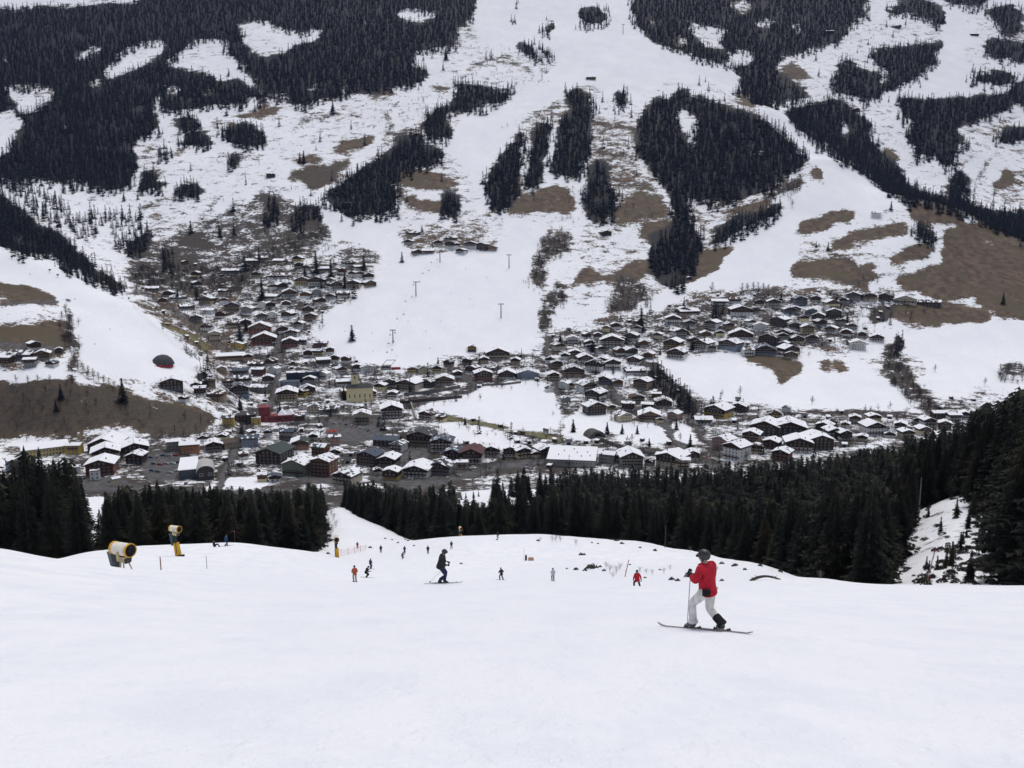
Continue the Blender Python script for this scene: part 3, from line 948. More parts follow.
def person(p, rz, look, label, feet, hands, hip=.90, lean=12, H=1.75, yaw=0, sub=2, fine=True, group=None, hipx=0, hipy=0):
    """figure facing local +Y; feet and hands are given in metres in its own frame, feet follow the ground"""
    s = H / 1.75; p = Vector(p)
    root = thing('person', label, 'person', tuple(p), rz, group)
    c, sn = math.cos(rz), math.sin(rz)

    def gz(x, y):
        X = p.x + c * x - sn * y; Y = p.y + sn * x + c * y
        return float(height(X, Y)) - p.z
    J = {}
    J['pel'] = Vector((hipx, hipy, hip * s)); la = math.radians(lean)
    up = Vector((0, math.sin(la), math.cos(la)))
    J['bel'] = J['pel'] + up * .17 * s; J['che'] = J['pel'] + up * .40 * s
    J['nec'] = J['pel'] + Vector((0, math.sin(la * 1.0), math.cos(la * 1.0))) * .555 * s
    J['hea'] = J['nec'] + Vector((0, .035 + math.sin(la) * .05, .135)) * s
    for k, sx in ((0, -1), (1, 1)):
        J['sh%d' % k] = J['che'] + Vector((sx * .185, 0, .085)) * s
        h = Vector(hands[k]) * s
        J['el%d' % k], J['wr%d' % k] = bend(J['sh%d' % k], h, .30 * s, .27 * s, (sx * .5, -1, -.35))
        J['hi%d' % k] = J['pel'] + Vector((sx * .10, 0, -.03)) * s
        fx, fy = feet[k]; a = Vector((fx, fy, gz(fx, fy) + .15 * s))
        J['kn%d' % k], J['an%d' % k] = bend(J['hi%d' % k], a, .44 * s, .42 * s, (sx * .06, 1, .1))

    def build(nm, names, radii, edges, m, sb=sub):
        idx = {n: i for i, n in enumerate(names)}
        pts = [(J[n], r * s) for n, r in zip(names, radii)]
        return skin_mesh(nm, pts, [(idx[a], idx[b]) for a, b in edges], m, sb)
    hd = J['hea']; cy, sy = math.cos(yaw), math.sin(yaw)
    fdir = Vector((-sy, cy, 0))
    J['hlo'] = hd + Vector((0, 0, -.05)) * s + fdir * .02 * s; J['htp'] = hd + Vector((0, 0, .075)) * s; J['nos'] = hd + fdir * .105 * s + Vector((0, 0, -.015)) * s
    body = build('body', ['pel', 'bel', 'che', 'nec', 'hlo', 'hea', 'htp', 'nos', 'sh0', 'el0', 'wr0', 'sh1', 'el1', 'wr1', 'hi0', 'kn0', 'an0', 'hi1', 'kn1', 'an1'],
                 [.115, .115, .125, .058, .075, .092, .06, .016, .06, .042, .028, .06, .042, .028, .085, .058, .04, .085, .058, .04],
                 [('pel', 'bel'), ('bel', 'che'), ('che', 'nec'), ('nec', 'hlo'), ('hlo', 'hea'), ('hea', 'htp'), ('hea', 'nos'), ('che', 'sh0'), ('sh0', 'el0'), ('el0', 'wr0'), ('che', 'sh1'), ('sh1', 'el1'), ('el1', 'wr1'), ('pel', 'hi0'), ('hi0', 'kn0'), ('kn0', 'an0'), ('pel', 'hi1'), ('hi1', 'kn1'), ('kn1', 'an1')], SKINM, min(sub, 1))
    link('body', body, root)
    J['hem'] = J['pel'] + Vector((0, -.03, -.15)) * s; bk = look.get('bulk', 1.0); J['col'] = J['che'] + up * .12 * s
    for k in (0, 1):
        J['cu%d' % k] = J['el%d' % k].lerp(J['wr%d' % k], .92)
        J['um%d' % k] = J['sh%d' % k].lerp(J['el%d' % k], .5)
        J['tm%d' % k] = J['hi%d' % k].lerp(J['kn%d' % k], .5); J['sm%d' % k] = J['kn%d' % k].lerp(J['an%d' % k], .5); J['cf%d' % k] = J['kn%d' % k].lerp(J['an%d' % k], .93)
    jk = build('jacket', ['hem', 'pel', 'bel', 'che', 'col', 'sh0', 'um0', 'el0', 'cu0', 'sh1', 'um1', 'el1', 'cu1'],
               [.225 * bk, .20 * bk, .172 * bk, .175 * bk, .105, .105, .088, .075, .058, .105, .088, .075, .058],
               [('hem', 'pel'), ('pel', 'bel'), ('bel', 'che'), ('che', 'col'), ('che', 'sh0'), ('sh0', 'um0'), ('um0', 'el0'), ('el0', 'cu0'), ('che', 'sh1'), ('sh1', 'um1'), ('um1', 'el1'), ('el1', 'cu1')], look['jacket'])
    link('jacket', jk, root)
    tr = build('trousers', ['pel', 'hi0', 'tm0', 'kn0', 'sm0', 'cf0', 'hi1', 'tm1', 'kn1', 'sm1', 'cf1'], [.105, .118, .108, .090, .085, .088, .118, .108, .090, .085, .088],
               [('pel', 'hi0'), ('hi0', 'tm0'), ('tm0', 'kn0'), ('kn0', 'sm0'), ('sm0', 'cf0'), ('pel', 'hi1'), ('hi1', 'tm1'), ('tm1', 'kn1'), ('kn1', 'sm1'), ('sm1', 'cf1')], look['trousers'])
    link('trousers', tr, root)
    # boots
    for k in (0, 1):
        a = J['an%d' % k]; kn = J['kn%d' % k]; shin = (kn - a).normalized()
        bt = skin_mesh('boot', [(a + shin * .17 * s, .068 * s), (a + Vector((0, -.01, -.02)) * s, .066 * s), (a + Vector((0, -.05, -.085)) * s, .055 * s), (a + Vector((0, .09, -.085)) * s, .055 * s), (a + Vector((0, .17, -.095)) * s, .042 * s)],
                       [(0, 1), (1, 2), (1, 3), (3, 4)], look.get('boots', BOOTM), 1, 1)
        link('boot', bt, root)
    # helmet, goggles, strap
    R = Matrix.Rotation(yaw, 4, 'Z')
    prof = [(.120 * math.cos(t), .130 * math.sin(t)) for t in [-.55, -.3, 0, .3, .6, .9, 1.2, 1.45]] + [(.002, .131)]
    mb = MB(); mb.lathe([(a * s, b * s) for a, b in prof], 20, c=hd + Vector((0, -.005, .035)) * s, M=R @ Matrix.Diagonal((.94, 1.1, 1, 1)))
    hl_ = mb.build('helmet' if look.get('helmet', True) else 'hat', look.get('shell', SHELL), root, smooth=True)
    if fine:
        mb = MB(); g = R @ Vector((0, .118 * s, 0))
        mb.blob(hd + g + Vector((0, 0, .012)) * s, (.082 * s, .036 * s, .042 * s), 12); mb.build('goggles', LENS, root, smooth=True)
        for sx in (-1, 1):
            mb = MB(); mb.blob(hd + R @ Vector((sx * .098, -.005, -.045)) * s, (.02 * s, .03 * s, .04 * s), 8); mb.build('ear_pad', SHELL, hl_, smooth=True)
        mb = MB(); mb.blob(hd + R @ Vector((0, .092, -.062)) * s, (.026 * s, .012 * s, .008 * s), 8); mb.build('mouth', mat('lips', (.30, .12, .11), .5, .1, 5), root, smooth=True)
    gm = look.get('gloves', cloth('black', (.02, .02, .022)))
    key = ('glove', gm.name)
    if key not in CLOTH: CLOTH[key] = hand_mesh(gm)
    for k in (0, 1):
        d = (J['wr%d' % k] - J['el%d' % k]).normalized()
        g = link('glove', CLOTH[key], root, tuple(J['wr%d' % k] + d * .045 * s))
        q = Vector((0, 1, 0)).rotation_difference(d)
        g.rotation_mode = 'QUATERNION'; g.rotation_quaternion = q
        g.scale = (s * 1.12 * (1 if k == 0 else -1), s * 1.12, s * 1.12)
    return root, J


def world(root, v):
    c, sn = math.cos(root.rotation_euler[2]), math.sin(root.rotation_euler[2])
    return Vector((root.location.x + c * v.x - sn * v.y, root.location.y + sn * v.x + c * v.y, root.location.z + v.z))


def ski_mesh(L, m1):
    """ski with shovel tip, tail kick, binding toe and heel; lies along local Y, boot at the origin"""
    mb = MB(); N = 16; vs = []
    for i in range(N + 1):
        t = i / N; y = -L * .44 + L * t
        w = .036 + .016 * abs(2 * t - 1) ** 2; 
        if t > .93: w *= (1 - t) / .07 * .8 + .2
        z = .012 + (max(0, t - .88) / .12) ** 2 * .06 + (max(0, .05 - t) / .05) ** 2 * .03
        vs += [(-w, y, z), (w, y, z), (w, y, z + .016), (-w, y, z + .016)]
    fs = [(0, 1, 2, 3), (N * 4 + 3, N * 4 + 2, N * 4 + 1, N * 4)]
    for i in range(N):
        a = i * 4; b = a + 4
        fs += [(a, b, b + 1, a + 1), (a + 1, b + 1, b + 2, a + 2), (a + 2, b + 2, b + 3, a + 3), (a + 3, b + 3, b, a)]
    mb.add(vs, fs)
    bd = MB(); bd.box((0, .01, .034), (.066, .40, .012))
    for y in (.17, -.15): bd.box((0, y, .045), (.06, .06, .035)); bd.tube((0, y, .05), (0, y + (.04 if y > 0 else -.04), .075), .015, .010, 6)
    return mb.mesh('ski', m1), bd.mesh('binding', BOOTM)


def put_ski(data, loc, rz, label, group=None):
    """a ski lying on the snow at loc, pitched with the slope"""
    root = tag(link('ski', data[0], None, loc), label, 'ski', group)
    d = Vector((-math.sin(rz), math.cos(rz), 0)); l = Vector((math.cos(rz), math.sin(rz), 0)); p = Vector(loc)
    h = lambda q: Vector((q.x, q.y, float(height(q.x, q.y))))
    y = (h(p + d * .7) - h(p - d * .7)).normalized(); x = (h(p + l * .2) - h(p - l * .2)).normalized(); z = x.cross(y).normalized(); x = y.cross(z)
    root.rotation_euler = Matrix((x, y, z)).transposed().to_euler()
    link('binding', data[1], root)
    return root


def pole(top, tip, label, m, group=None):
    top = Vector(top); tip = Vector(tip); d = (top - tip).normalized(); L = (top - tip).length
    root = thing('ski_pole', label, 'ski pole', tuple(tip), 0, group)
    mb = MB(); mb.tube((0, 0, 0), d * L, .0065, .009, 8); mb.build('shaft', m, root)
    mb = MB(); mb.tube(d * .05, d * .065, .048, .048, 12); mb.build('basket', BOOTM, root)
    mb = MB(); mb.tube(d * (L - .08), d * (L + .05), .015, .018, 8); mb.build('grip', BOOTM, root)
    return root


WHITEC = cloth('off_white', (.63, .62, .60)); REDC = cloth('crimson', (.42, .018, .035)); BLACKC = cloth('black', (.02, .02, .022)); NAVY = cloth('navy', (.028, .03, .085)); CHAR = cloth('charcoal', (.03, .031, .036))
BEIGE = cloth('beige', (.33, .28, .21)); GREYC = cloth('grey', (.12, .125, .135)); BLUEC = cloth('blue', (.03, .08, .17)); PALEC = cloth('pale_grey', (.50, .52, .56)); ORANGEC = cloth('orange', (.40, .09, .05))
SKI_R = ski_mesh(1.58, mat('ski_red_white', (.22, .19, .19), .4, .5, 3.0)); SKI_D = ski_mesh(1.68, mat('ski_dark', (.07, .07, .08), .4, .4, 3.0)); ALU = mat('pole_alloy', (.16, .16, .17), .4, .15, 2, metal=.3)

# the skier in the red jacket, stepping away up to the left
base = hit(706, 630, 5, 40); rz = math.radians(38)
look = dict(jacket=REDC, trousers=WHITEC, boots=mat('boot_grey', (.09, .09, .095), .4, .3, 5))
R1, J1 = person(base, rz, look, 'skier in crimson jacket, white trousers and black helmet seen from behind', [(-.12, .24), (.12, -.32)], [(-.17, .33, 1.16), (.24, .36, 1.02)], hip=.885, lean=9, yaw=.35, sub=2, H=1.72)
# the black gaiter on the hind shin, pouch on the hip, collar
for nm, pts in (('gaiter', [(J1['kn1'].lerp(J1['an1'], .42), .098), (J1['kn1'].lerp(J1['an1'], .72), .096), (J1['an1'] + Vector((0, -.01, 0)), .092)]),):
    link(nm, skin_mesh(nm, pts, [(0, 1), (1, 2)], BLACKC, 1, 1), R1)
mb = MB(); q = J1['pel'] + Vector((-.19, -.12, .03)); mb.box(q, (.09, .16, .12), .7); mb.box(q + Vector((-.045, -.04, .0)), (.02, .13, .09), .7); mb.build('hip_pouch', BLACKC, R1)
link('collar', skin_mesh('collar', [(J1['nec'] + Vector((0, -.01, -.06)), .098), (J1['nec'] + Vector((0, 0, .01)), .086)], [(0, 1)], BLACKC, 1), R1)
# hood folded on the back, dark cuffs, hems and a pale shoulder badge
link('hood', skin_mesh('hood', [(J1['nec'] + Vector((-.09, -.08, -.06)), .055), (J1['nec'] + Vector((0, -.13, -.10)), .075), (J1['nec'] + Vector((.09, -.08, -.06)), .055)], [(0, 1), (1, 2)], REDC, 1, 1), R1)
for k in (0, 1):
    d = (J1['wr%d' % k] - J1['el%d' % k]).normalized(); mb = MB(); mb.tube(J1['wr%d' % k] - d * .06, J1['wr%d' % k] + d * .015, .052, .05, 12); mb.build('cuff', BLACKC, R1)
mb = MB(); mb.box(J1['che'] + Vector((.12, -.185, .10)), (.045, .02, .035), .1, 0, 0, .15); mb.build('badge', WHITEC, R1)
for k, r_ in ((0, .098), (1, .100)):
    q = J1['cf%d' % k]; d = (J1['kn%d' % k] - J1['an%d' % k]).normalized(); mb = MB(); mb.tube(q - d * .03, q + d * .04, .10, .097, 14); mb.build('trouser_hem', BLACKC if k else WHITEC, R1)
put_ski(SKI_R, tuple(world(R1, Vector((-.12, .24, J1['an0'].z - .15)))), rz + math.radians(8), 'ski under the front boot of the skier in crimson and white')
put_ski(SKI_R, tuple(world(R1, Vector((.12, -.32, J1['an1'].z - .15)))), rz + math.radians(4), 'red tailed ski under the hind boot of the skier in crimson and white')
w0 = world(R1, J1['wr0']); t0 = hit(687, 627, 5, 40)
pole(w0 + (J1['wr0'] - J1['el0']).normalized() * .02, t0, 'thin dark ski pole planted left of the skier in crimson and white', ALU)

# the dark skier, heading right across the slope
base = hit(441, 583.5, 33, 60); rz = math.radians(-74)
look = dict(jacket=CHAR, trousers=NAVY, bulk=1.14)
R2, J2 = person(base, rz, look, 'skier in black jacket and navy trousers gliding to the right', [(-.16, .20), (.16, -.14)], [(-.26, .36, .94), (.24, .26, .98)], hip=.86, lean=15, yaw=-.2, H=1.82)
for k, (x, y) in enumerate([(-.16, .20), (.16, -.14)]):
    put_ski(SKI_D, tuple(world(R2, Vector((x, y, J2['an%d' % k].z - .15)))), rz, ('far' if k == 0 else 'near') + ' ski of the skier in black and navy')
w0 = world(R2, J2['wr1']); t0 = hit(429.5, 582.5, 20, 60)
pole(w0, t0, 'pale ski pole trailing left of the skier in black and navy', mat('pole_pale', (.30, .31, .38), .4, .1, 2))

# snowboarder in red, back to the viewer
base = hit(637, 590.5, 64, 90)
R3, J3 = person(base, math.radians(4), dict(jacket=REDC, trousers=BLACKC, bulk=1.22), 'snowboarder in red jacket and black trousers on a grey board', [(-.24, 0), (.26, .0)], [(-.30, .10, .80), (.33, .02, .76)], hip=.80, lean=14, sub=1, H=1.68)
mb = MB(); N = 14; vs = []
for i in range(N + 1):
    t = 2 * i / N - 1; x = t * .85; w_ = .14 * math.sqrt(max(.02, 1 - abs(t) ** 6)); z = .02 + max(0, abs(t) - .78) ** 2 * 2.2
    vs += [(x, -w_, z), (x, w_, z)]
mb.add(vs, [(2 * i, 2 * i + 2, 2 * i + 3, 2 * i + 1) for i in range(N)]); mb.add([(a, b, c - .012) for a, b, c in vs], [(2 * i + 1, 2 * i + 3, 2 * i + 2, 2 * i) for i in range(N)])
tag(mb.build('snowboard', mat('board_grey', (.16, .16, .17), .4, .4, 3), None, tuple(base + Vector((0, 0, .01)))), 'grey snowboard under the snowboarder in red', 'snowboard').rotation_euler = (math.radians(-21), 0, 0)


def small(u, v, ymin, ymax, rz, jacket, trousers, label, H=1.72, pose='stand', ski=True, shell=None):
    b = hit(u, v, ymin, ymax)
    lk = dict(jacket=jacket, trousers=trousers)
    if shell: lk['shell'] = shell
    if pose == 'stand': f, h, hp, ln = [(-.11, .05), (.11, -.03)], [(-.21, .26, .92), (.21, .24, .92)], .88, 8
    elif pose == 'crouch': f, h, hp, ln = [(-.15, .1), (.15, -.05)], [(-.3, .45, .8), (.3, .42, .8)], .66, 32
    elif pose == 'walk': f, h, hp, ln = [(-.12, .25), (.12, -.25)], [(-.26, .35, 1.0), (.26, .2, .95)], .86, 14
    else: f, h, hp, ln = [(-.15, .55), (.15, .55)], [(-.3, -.2, .2), (.3, -.15, .2)], .20, -14
    r, J = person(b, math.radians(rz), lk, label, f, h, hip=hp, lean=ln, H=H, sub=1, fine=False)
    if ski:
        for k in (0, 1):
            x, y = f[k]
            put_ski(SKI_D, tuple(world(r, Vector((x, y, J['an%d' % k].z - .15 * H / 1.75)))), math.radians(rz), ('left' if k == 0 else 'right') + ' ski of the ' + label.split(',')[0])
    return r


small(355, 582, 60, 100, 20, ORANGEC, BEIGE, 'skier in red jacket and beige trousers, left of the dark pair', 1.72)
small(366, 577.5, 60, 110, -60, CHAR, BLACKC, 'crouching skier in charcoal, right of the red and beige skier', 1.75, 'crouch')
small(370.5, 569, 90, 140, -30, NAVY, CHAR, 'skier in navy, just behind the crouching skier', 1.70)
small(501.5, 580, 80, 130, 30, BLACKC, CHAR, 'skier in black standing alone mid slope', 1.70, 'walk')
small(553, 581, 80, 130, 10, PALEC, GREYC, 'skier in pale jacket and grey trousers mid slope', 1.75)
small(226, 546, 100, 130, -40, BLUEC, NAVY, 'skier in blue on the left crest', 1.72, 'walk')
small(215, 547, 100, 130, -70, CHAR, BLACKC, 'dark figure sitting in the snow beside the blue skier', 1.70, 'sit', False)
small(357.5, 549, 130, 200, 0, REDC, CHAR, 'tiny skier in red beside the red net', 1.6, 'stand', False)
small(381, 553, 130, 200, 20, BLACKC, CHAR, 'tiny dark skier right of the red net', 1.7, 'stand', False)
small(404.5, 554, 130, 200, -20, NAVY, BLACKC, 'tiny navy skier on the lower slope', 1.7, 'walk', False)
small(402, 559, 120, 200, -50, GREYC, BLACKC, 'tiny grey skier leaning into a turn', 1.7, 'crouch', False)
small(428, 554, 130, 200, 10, BLACKC, BLACKC, 'tiny black skier left of the crest cannon', 1.7, 'stand', False)
small(451.5, 549, 130, 190, 10, CHAR, GREYC, 'tiny charcoal skier just below the crest cannon', 1.65, 'stand', False)
small(498, 538.5, 150, 200, 40, CHAR, CHAR, 'tiny dark skier on the middle crest', 1.6, 'stand', False)

# ------------------------------------------------------------------ spruces and leafless trees
def needle_mat(name, lo, mid, hi):
    m = bpy.data.materials.new(name); m.use_nodes = True
    nt = m.node_tree; b = nt.nodes['Principled BSDF']; L = nt.links
    b.inputs['Roughness'].default_value = 0.85; b.inputs['Specular IOR Level'].default_value = 0.12
    g = nt.nodes.new('ShaderNodeNewGeometry')
    n = nt.nodes.new('ShaderNodeTexNoise'); n.inputs['Scale'].default_value = 0.11; n.inputs['Detail'].default_value = 4
    L.new(g.outputs['Position'], n.inputs['Vector'])
    r = nt.nodes.new('ShaderNodeValToRGB')
    e = r.color_ramp.elements
    e[0].position = 0.32; e[0].color = (*lo, 1)
    e[1].position = 0.70; e[1].color = (*hi, 1)
    e.new(0.5).color = (*mid, 1)
    L.new(n.outputs['Fac'], r.inputs['Fac']); L.new(r.outputs['Color'], b.inputs['Base Color'])
    return m


NEEDLE = needle_mat('spruce_needles', (.014, .018, .017), (.022, .026, .020), (.044, .040, .027))
NEEDLE_HAZED = needle_mat('hazed_spruce_needles', (.006, .009, .014), (.010, .013, .017), (.020, .022, .021))  # the blue cast of distant haze is put into this needle colour
BARK = mat('spruce_bark', (0.085, 0.065, 0.05), 0.95, 0.35, 2.0, 0.3, streak=(1, 1, .2))
TWIG = mat('bare_twigs', (0.075, 0.060, 0.052), 0.95, 0.35, 0.4)
PALE_TWIG = mat('pale_twigs', (0.23, 0.205, 0.19), 0.95, 0.25, 0.6)


def spruce_data(h, seed, whorls, per, rich, thin=0.0):
    """unit spruce: arrays of vertices and triangles of the needle sprays; drooping branches in whorls"""
    r = random.Random(seed); V = []; T = []
    rmax = h * r.uniform(0.13, 0.16); z0 = h * r.uniform(0.03, 0.09) + thin * h
    bias = [1 + 0.16 * math.sin(k * 1.7 + seed) for k in range(12)]
    for i in range(whorls):
        f = i / (whorls - 1.0)
        z = z0 + (h * 0.985 - z0) * (f ** 0.92)
        rad = rmax * (1 - f) ** 0.82 * r.uniform(0.78, 1.12) + 0.012 * h * (1 - f)
        if rad < 0.05: rad = 0.05
        off = r.uniform(0, 6.28)
        n = max(4, int(per * (0.6 + 0.4 * (1 - f))))
        for k in range(n):
            if r.random() < 0.08: continue
            a = off + 6.283 * k / n + r.uniform(-.3, .3)
            L = rad * r.uniform(0.65, 1.15) * bias[int(a * 1.9) % 12]
            droop = L * r.uniform(0.18, 0.48); ca, sa = math.cos(a), math.sin(a)
            wd = L * r.uniform(0.20, 0.32) + 0.02 * h * (1 - f) * .3
            th = h / whorls * r.uniform(.8, 1.5)

            def pt(x, y, dz): return (ca * x - sa * y, sa * x + ca * y, z + dz)
            o = len(V)
            if not rich:
                V.extend([pt(0, 0, th * .5), pt(L * .55, wd, -droop * .5), pt(L, 0, -droop), pt(L * .55, -wd, -droop * .5 - th * .3)])
                T.extend([(o, o + 1, o + 2), (o, o + 2, o + 3)])
            else:
                V.extend([pt(0, 0, th * .4), pt(L * .4, 0, -droop * .1), pt(L * .75, 0, -droop * .5), pt(L, 0, -droop)])
                for s in (0.28, 0.5, 0.72, 0.9):
                    wl = wd * (1.35 - s) * r.uniform(.8, 1.4)
                    for sd in (-1, 1):
                        q = len(V)
                        x = L * s; dz = -droop * s * s
                        V.extend([pt(x - L * .10, 0, dz + .02), pt(x + L * .12, 0, dz), pt(x + L * .16, sd * wl, dz - th * r.uniform(.15, .75))])
                        T.append((q, q + 1, q + 2))
                        q = len(V)
                        V.extend([pt(x - L * .06, sd * wl * .15, dz), pt(x + L * .10, sd * wl * .5, dz - .05), pt(x + L * .02, sd * wl * .4, dz - th * r.uniform(.5, 1.3))])
                        T.append((q, q + 1, q + 2))
                T.extend([(o, o + 1, o + 2), (o + 1, o + 2, o + 3)])
    o = len(V)
    V.extend([(.012 * h, 0, h * .93), (-.008 * h, .01 * h, h * .93), (-.008 * h, -.01 * h, h * .93), (0, 0, h)])
    T.extend([(o, o + 1, o + 3), (o + 1, o + 2, o + 3), (o + 2, o, o + 3)])
    return np.array(V, np.float32), np.array(T, np.int32)


def bare_data(h, seed, n, up=0.5, wide=0.42):
    """leafless tree: trunk, limbs and many thin twigs as slivers"""
    r = random.Random(seed); V = []; T = []

    def sliver(p, q, w):
        p = Vector(p); q = Vector(q); d = (q - p)
        s = d.cross(Vector((r.uniform(-1, 1), r.uniform(-1, 1), r.uniform(-.3, .3))))
        if s.length < 1e-5: s = Vector((1, 0, 0))
        s.normalize(); o = len(V)
        V.extend([tuple(p - s * w), tuple(p + s * w), tuple(q)]); T.append((o, o + 1, o + 2))
        s2 = d.normalized().cross(s); o = len(V)
        V.extend([tuple(p - s2 * w), tuple(p + s2 * w), tuple(q)]); T.append((o, o + 1, o + 2))
    sliver((0, 0, -0.3), (r.uniform(-.04, .04) * h, 0, h * .95), 0.022 * h)
    for i in range(n):
        z = h * r.uniform(0.12, 0.8); a = r.uniform(0, 6.28); L = h * wide * (1.05 - z / h) * r.uniform(.6, 1.2)
        tip = Vector((math.cos(a) * L, math.sin(a) * L, z + L * r.uniform(up * .8, up * 2.2)))
        b = Vector((0, 0, z)); sliver(b, tip, 0.009 * h)
        for k in range(3):
            t = r.uniform(.35, .95); m = b.lerp(tip, t)
            e = m + Vector((r.uniform(-1, 1), r.uniform(-1, 1), r.uniform(.1, 1.2))) * L * .35
            sliver(m, e, 0.006 * h)
    return np.array(V, np.float32), np.array(T, np.int32)


def merge(parts):
    """[(V, T, x, y, z, scale_xy, scale_z, rot)] -> one vertex and one face array"""
    vs = []; fs = []; o = 0
    for V, T, x, y, z, sx, sz, a in parts:
        c, s = math.cos(a), math.sin(a)
        W = np.empty_like(V)
        W[:, 0] = (V[:, 0] * c - V[:, 1] * s) * sx + x
        W[:, 1] = (V[:, 0] * s + V[:, 1] * c) * sx + y
        W[:, 2] = V[:, 2] * sz + z
        vs.append(W); fs.append(T + o); o += len(V)
    return np.concatenate(vs), np.concatenate(fs)


FARSPRUCE = [spruce_data(1.0, 100 + k, 9, 6, False) for k in range(6)]
MIDSPRUCE = [spruce_data(1.0, 200 + k, 24, 8, False) for k in range(5)]
FARBARE = [bare_data(1.0, 300 + k, 20) for k in range(5)]


def far_woods():
    """spruce woods on the mountain opposite and leafless scrub along the streams"""
    sp = []; ba = []; FORB = blur(FOR, 14)
    m = FOR
    vs_, us_ = np.nonzero(m > 0.02)
    # candidates on a jittered world grid
    Y = 640.0
    gap = 7.8
    while Y < 2950:
        g = gap * (1 + 0.35 * max(0, (Y - 1300)) / 1500)
        half = Y * 0.80
        xs = np.arange(-half, half, g)
        X = xs + RNG.uniform(-.45, .45, len(xs)) * g; YY = Y + RNG.uniform(-.45, .45, len(xs)) * g
        Z = height(X, YY)
        hh = RNG.uniform(13, 24, len(xs)) * np.where(Y < 1250, 0.72, 1.0) * (1 - 0.22 * max(0, Y - 2000) / 900)
        u, v = project(X, YY, Z + hh * 0.42)
        k = px_per_m(X, YY, Z)
        ju = 22.0 * fbm(X / 70, YY / 70, 61, 5); jv = 16.0 * fbm(X / 70, YY / 70, 63, 5)
        f = np.where(Y < 1180, sample(FOR, u, v), sample(FORB, u + ju, v + jv)); f = np.clip(f * 1.5 - .22, 0, 1) + .35 * np.clip(f, 0, .05); bd = sample(BARE, u, v)
        okk = (u > U0 + 3) & (u < U0 + RW - 3) & (v > V0 + 3) & (v < V0 + RH - 3)
        # clumps and gaps inside the forest
        cl = 1.6 * fbm(X / 42, YY / 42, 71, 4)
        rnd = RNG.uniform(0, 1, len(xs))
        for i in np.nonzero(okk & (f > 0.003) & (rnd < f * np.clip(1.0 + 3.2 * np.minimum(cl + .22, 0), 0, 1)))[0]:
            p = FARSPRUCE[int(RNG.integers(6))]
            s = hh[i] * (.62 if RNG.uniform() < .25 else 1.0)
            sp.append((p[0], p[1], X[i], YY[i], Z[i] - 0.5, s * RNG.uniform(1.35, 1.8), s, RNG.uniform(0, 6.28)))
        rnd = RNG.uniform(0, 1, len(xs))
        for i in np.nonzero(okk & (bd > 0.02) & (rnd < bd * 0.9))[0]:
            for _ in range(3 if bd[i] > .5 else 1):
                p = FARBARE[int(RNG.integers(5))]; s = RNG.uniform(4, 11); x_ = X[i] + RNG.uniform(-4, 4); y_ = YY[i] + RNG.uniform(-4, 4)
                ba.append((p[0], p[1], x_, y_, float(height(x_, y_)), s * 1.3, s, RNG.uniform(0, 6.28)))
        Y += g * 0.92
    return sp, ba


# ---- the woods on this side of the valley, beyond the crest of the run
NEARW = []
gY = 96.0
while gY < 475:
    g = 3.7 + gY * 0.0040
    for X in np.arange(-gY * 0.78, gY * 0.82, g):
        x = X + RNG.uniform(-.42, .42) * g; y = gY + RNG.uniform(-.42, .42) * g
        NEARW.append((x, y))
    gY += g
NEARW = np.array(NEARW)
nz = height(NEARW[:, 0], NEARW[:, 1])
nu, nv = project(NEARW[:, 0], NEARW[:, 1], nz)
jn = 10 * fbm(NEARW[:, 0] / 9.0, NEARW[:, 1] / 9.0, 95, 3) * 2
keep = (NEARW[:, 1] > crest(nu) + 7) & ~on_piste(nu, NEARW[:, 1])
keep &= ~((nu > 316) & (nu < 345) & (NEARW[:, 1] >= 345))                 # the run goes on down between the trees
keep &= ~((nu > 455) & (nu < 545) & (NEARW[:, 1] > 345) & (NEARW[:, 1] < 470) & (RNG.uniform(0, 1, len(nu)) < .88))
keep &= ~((nu + jn > 82) & (nu + jn < 108) & (NEARW[:, 1] > 120))
op = in_opening(nu, nv) & (NEARW[:, 1] < 230)
keep &= ~(op & (RNG.uniform(0, 1, len(nu)) < 0.985))
keep &= ~((nu > 110) & (nu < 318) & (NEARW[:, 1] > 330) & (RNG.uniform(0, 1, len(nu)) < .0))
keep &= ~((nu > 870) & (nu < 1010) & (NEARW[:, 1] < 112))
NEARW = NEARW[keep]; nu = nu[keep]; nz = nz[keep]; nv = nv[keep]
# the heights keep the skyline of the wood where the photograph has it
SKY_U = [-300, 0, 20, 40, 60, 75, 90, 96, 112, 150, 200, 260, 300, 318, 332, 350, 400, 453, 459, 490, 495, 520, 600, 690, 760, 850, 900, 950, 980, 1000, 1024, 1400]
SKY_V = [400, 462, 468, 436, 440, 452, 470, 500, 492, 478, 486, 488, 490, 484, 480, 484, 486, 484, 500, 503, 470, 466, 466, 466, 458, 446, 436, 418, 404, 396, 384, 330]
tops = np.interp(nu, SKY_U, SKY_V) + 16 * fbm(nu / 14.0, NEARW[:, 1] / 40.0, 91, 3) - 2
_, tmax = pix_ray(nu, tops)
room = tmax * NEARW[:, 1] - nz                       # height that would just touch that skyline
hh = np.where(nu < 110, RNG.uniform(16, 27, len(nu)), np.where(nu > 965, RNG.uniform(22, 33, len(nu)), np.where(nu > 900, RNG.uniform(14, 24, len(nu)), RNG.uniform(10, 18.5, len(nu)))))
hh = np.where(room < hh, np.maximum(room * (0.74 + 0.30 * RNG.uniform(0, 1, len(nu)) ** 1.3), 4.0), hh)
wide = np.where(nu < 110, 1.15, np.where(nu > 900, 1.1, 1.35))
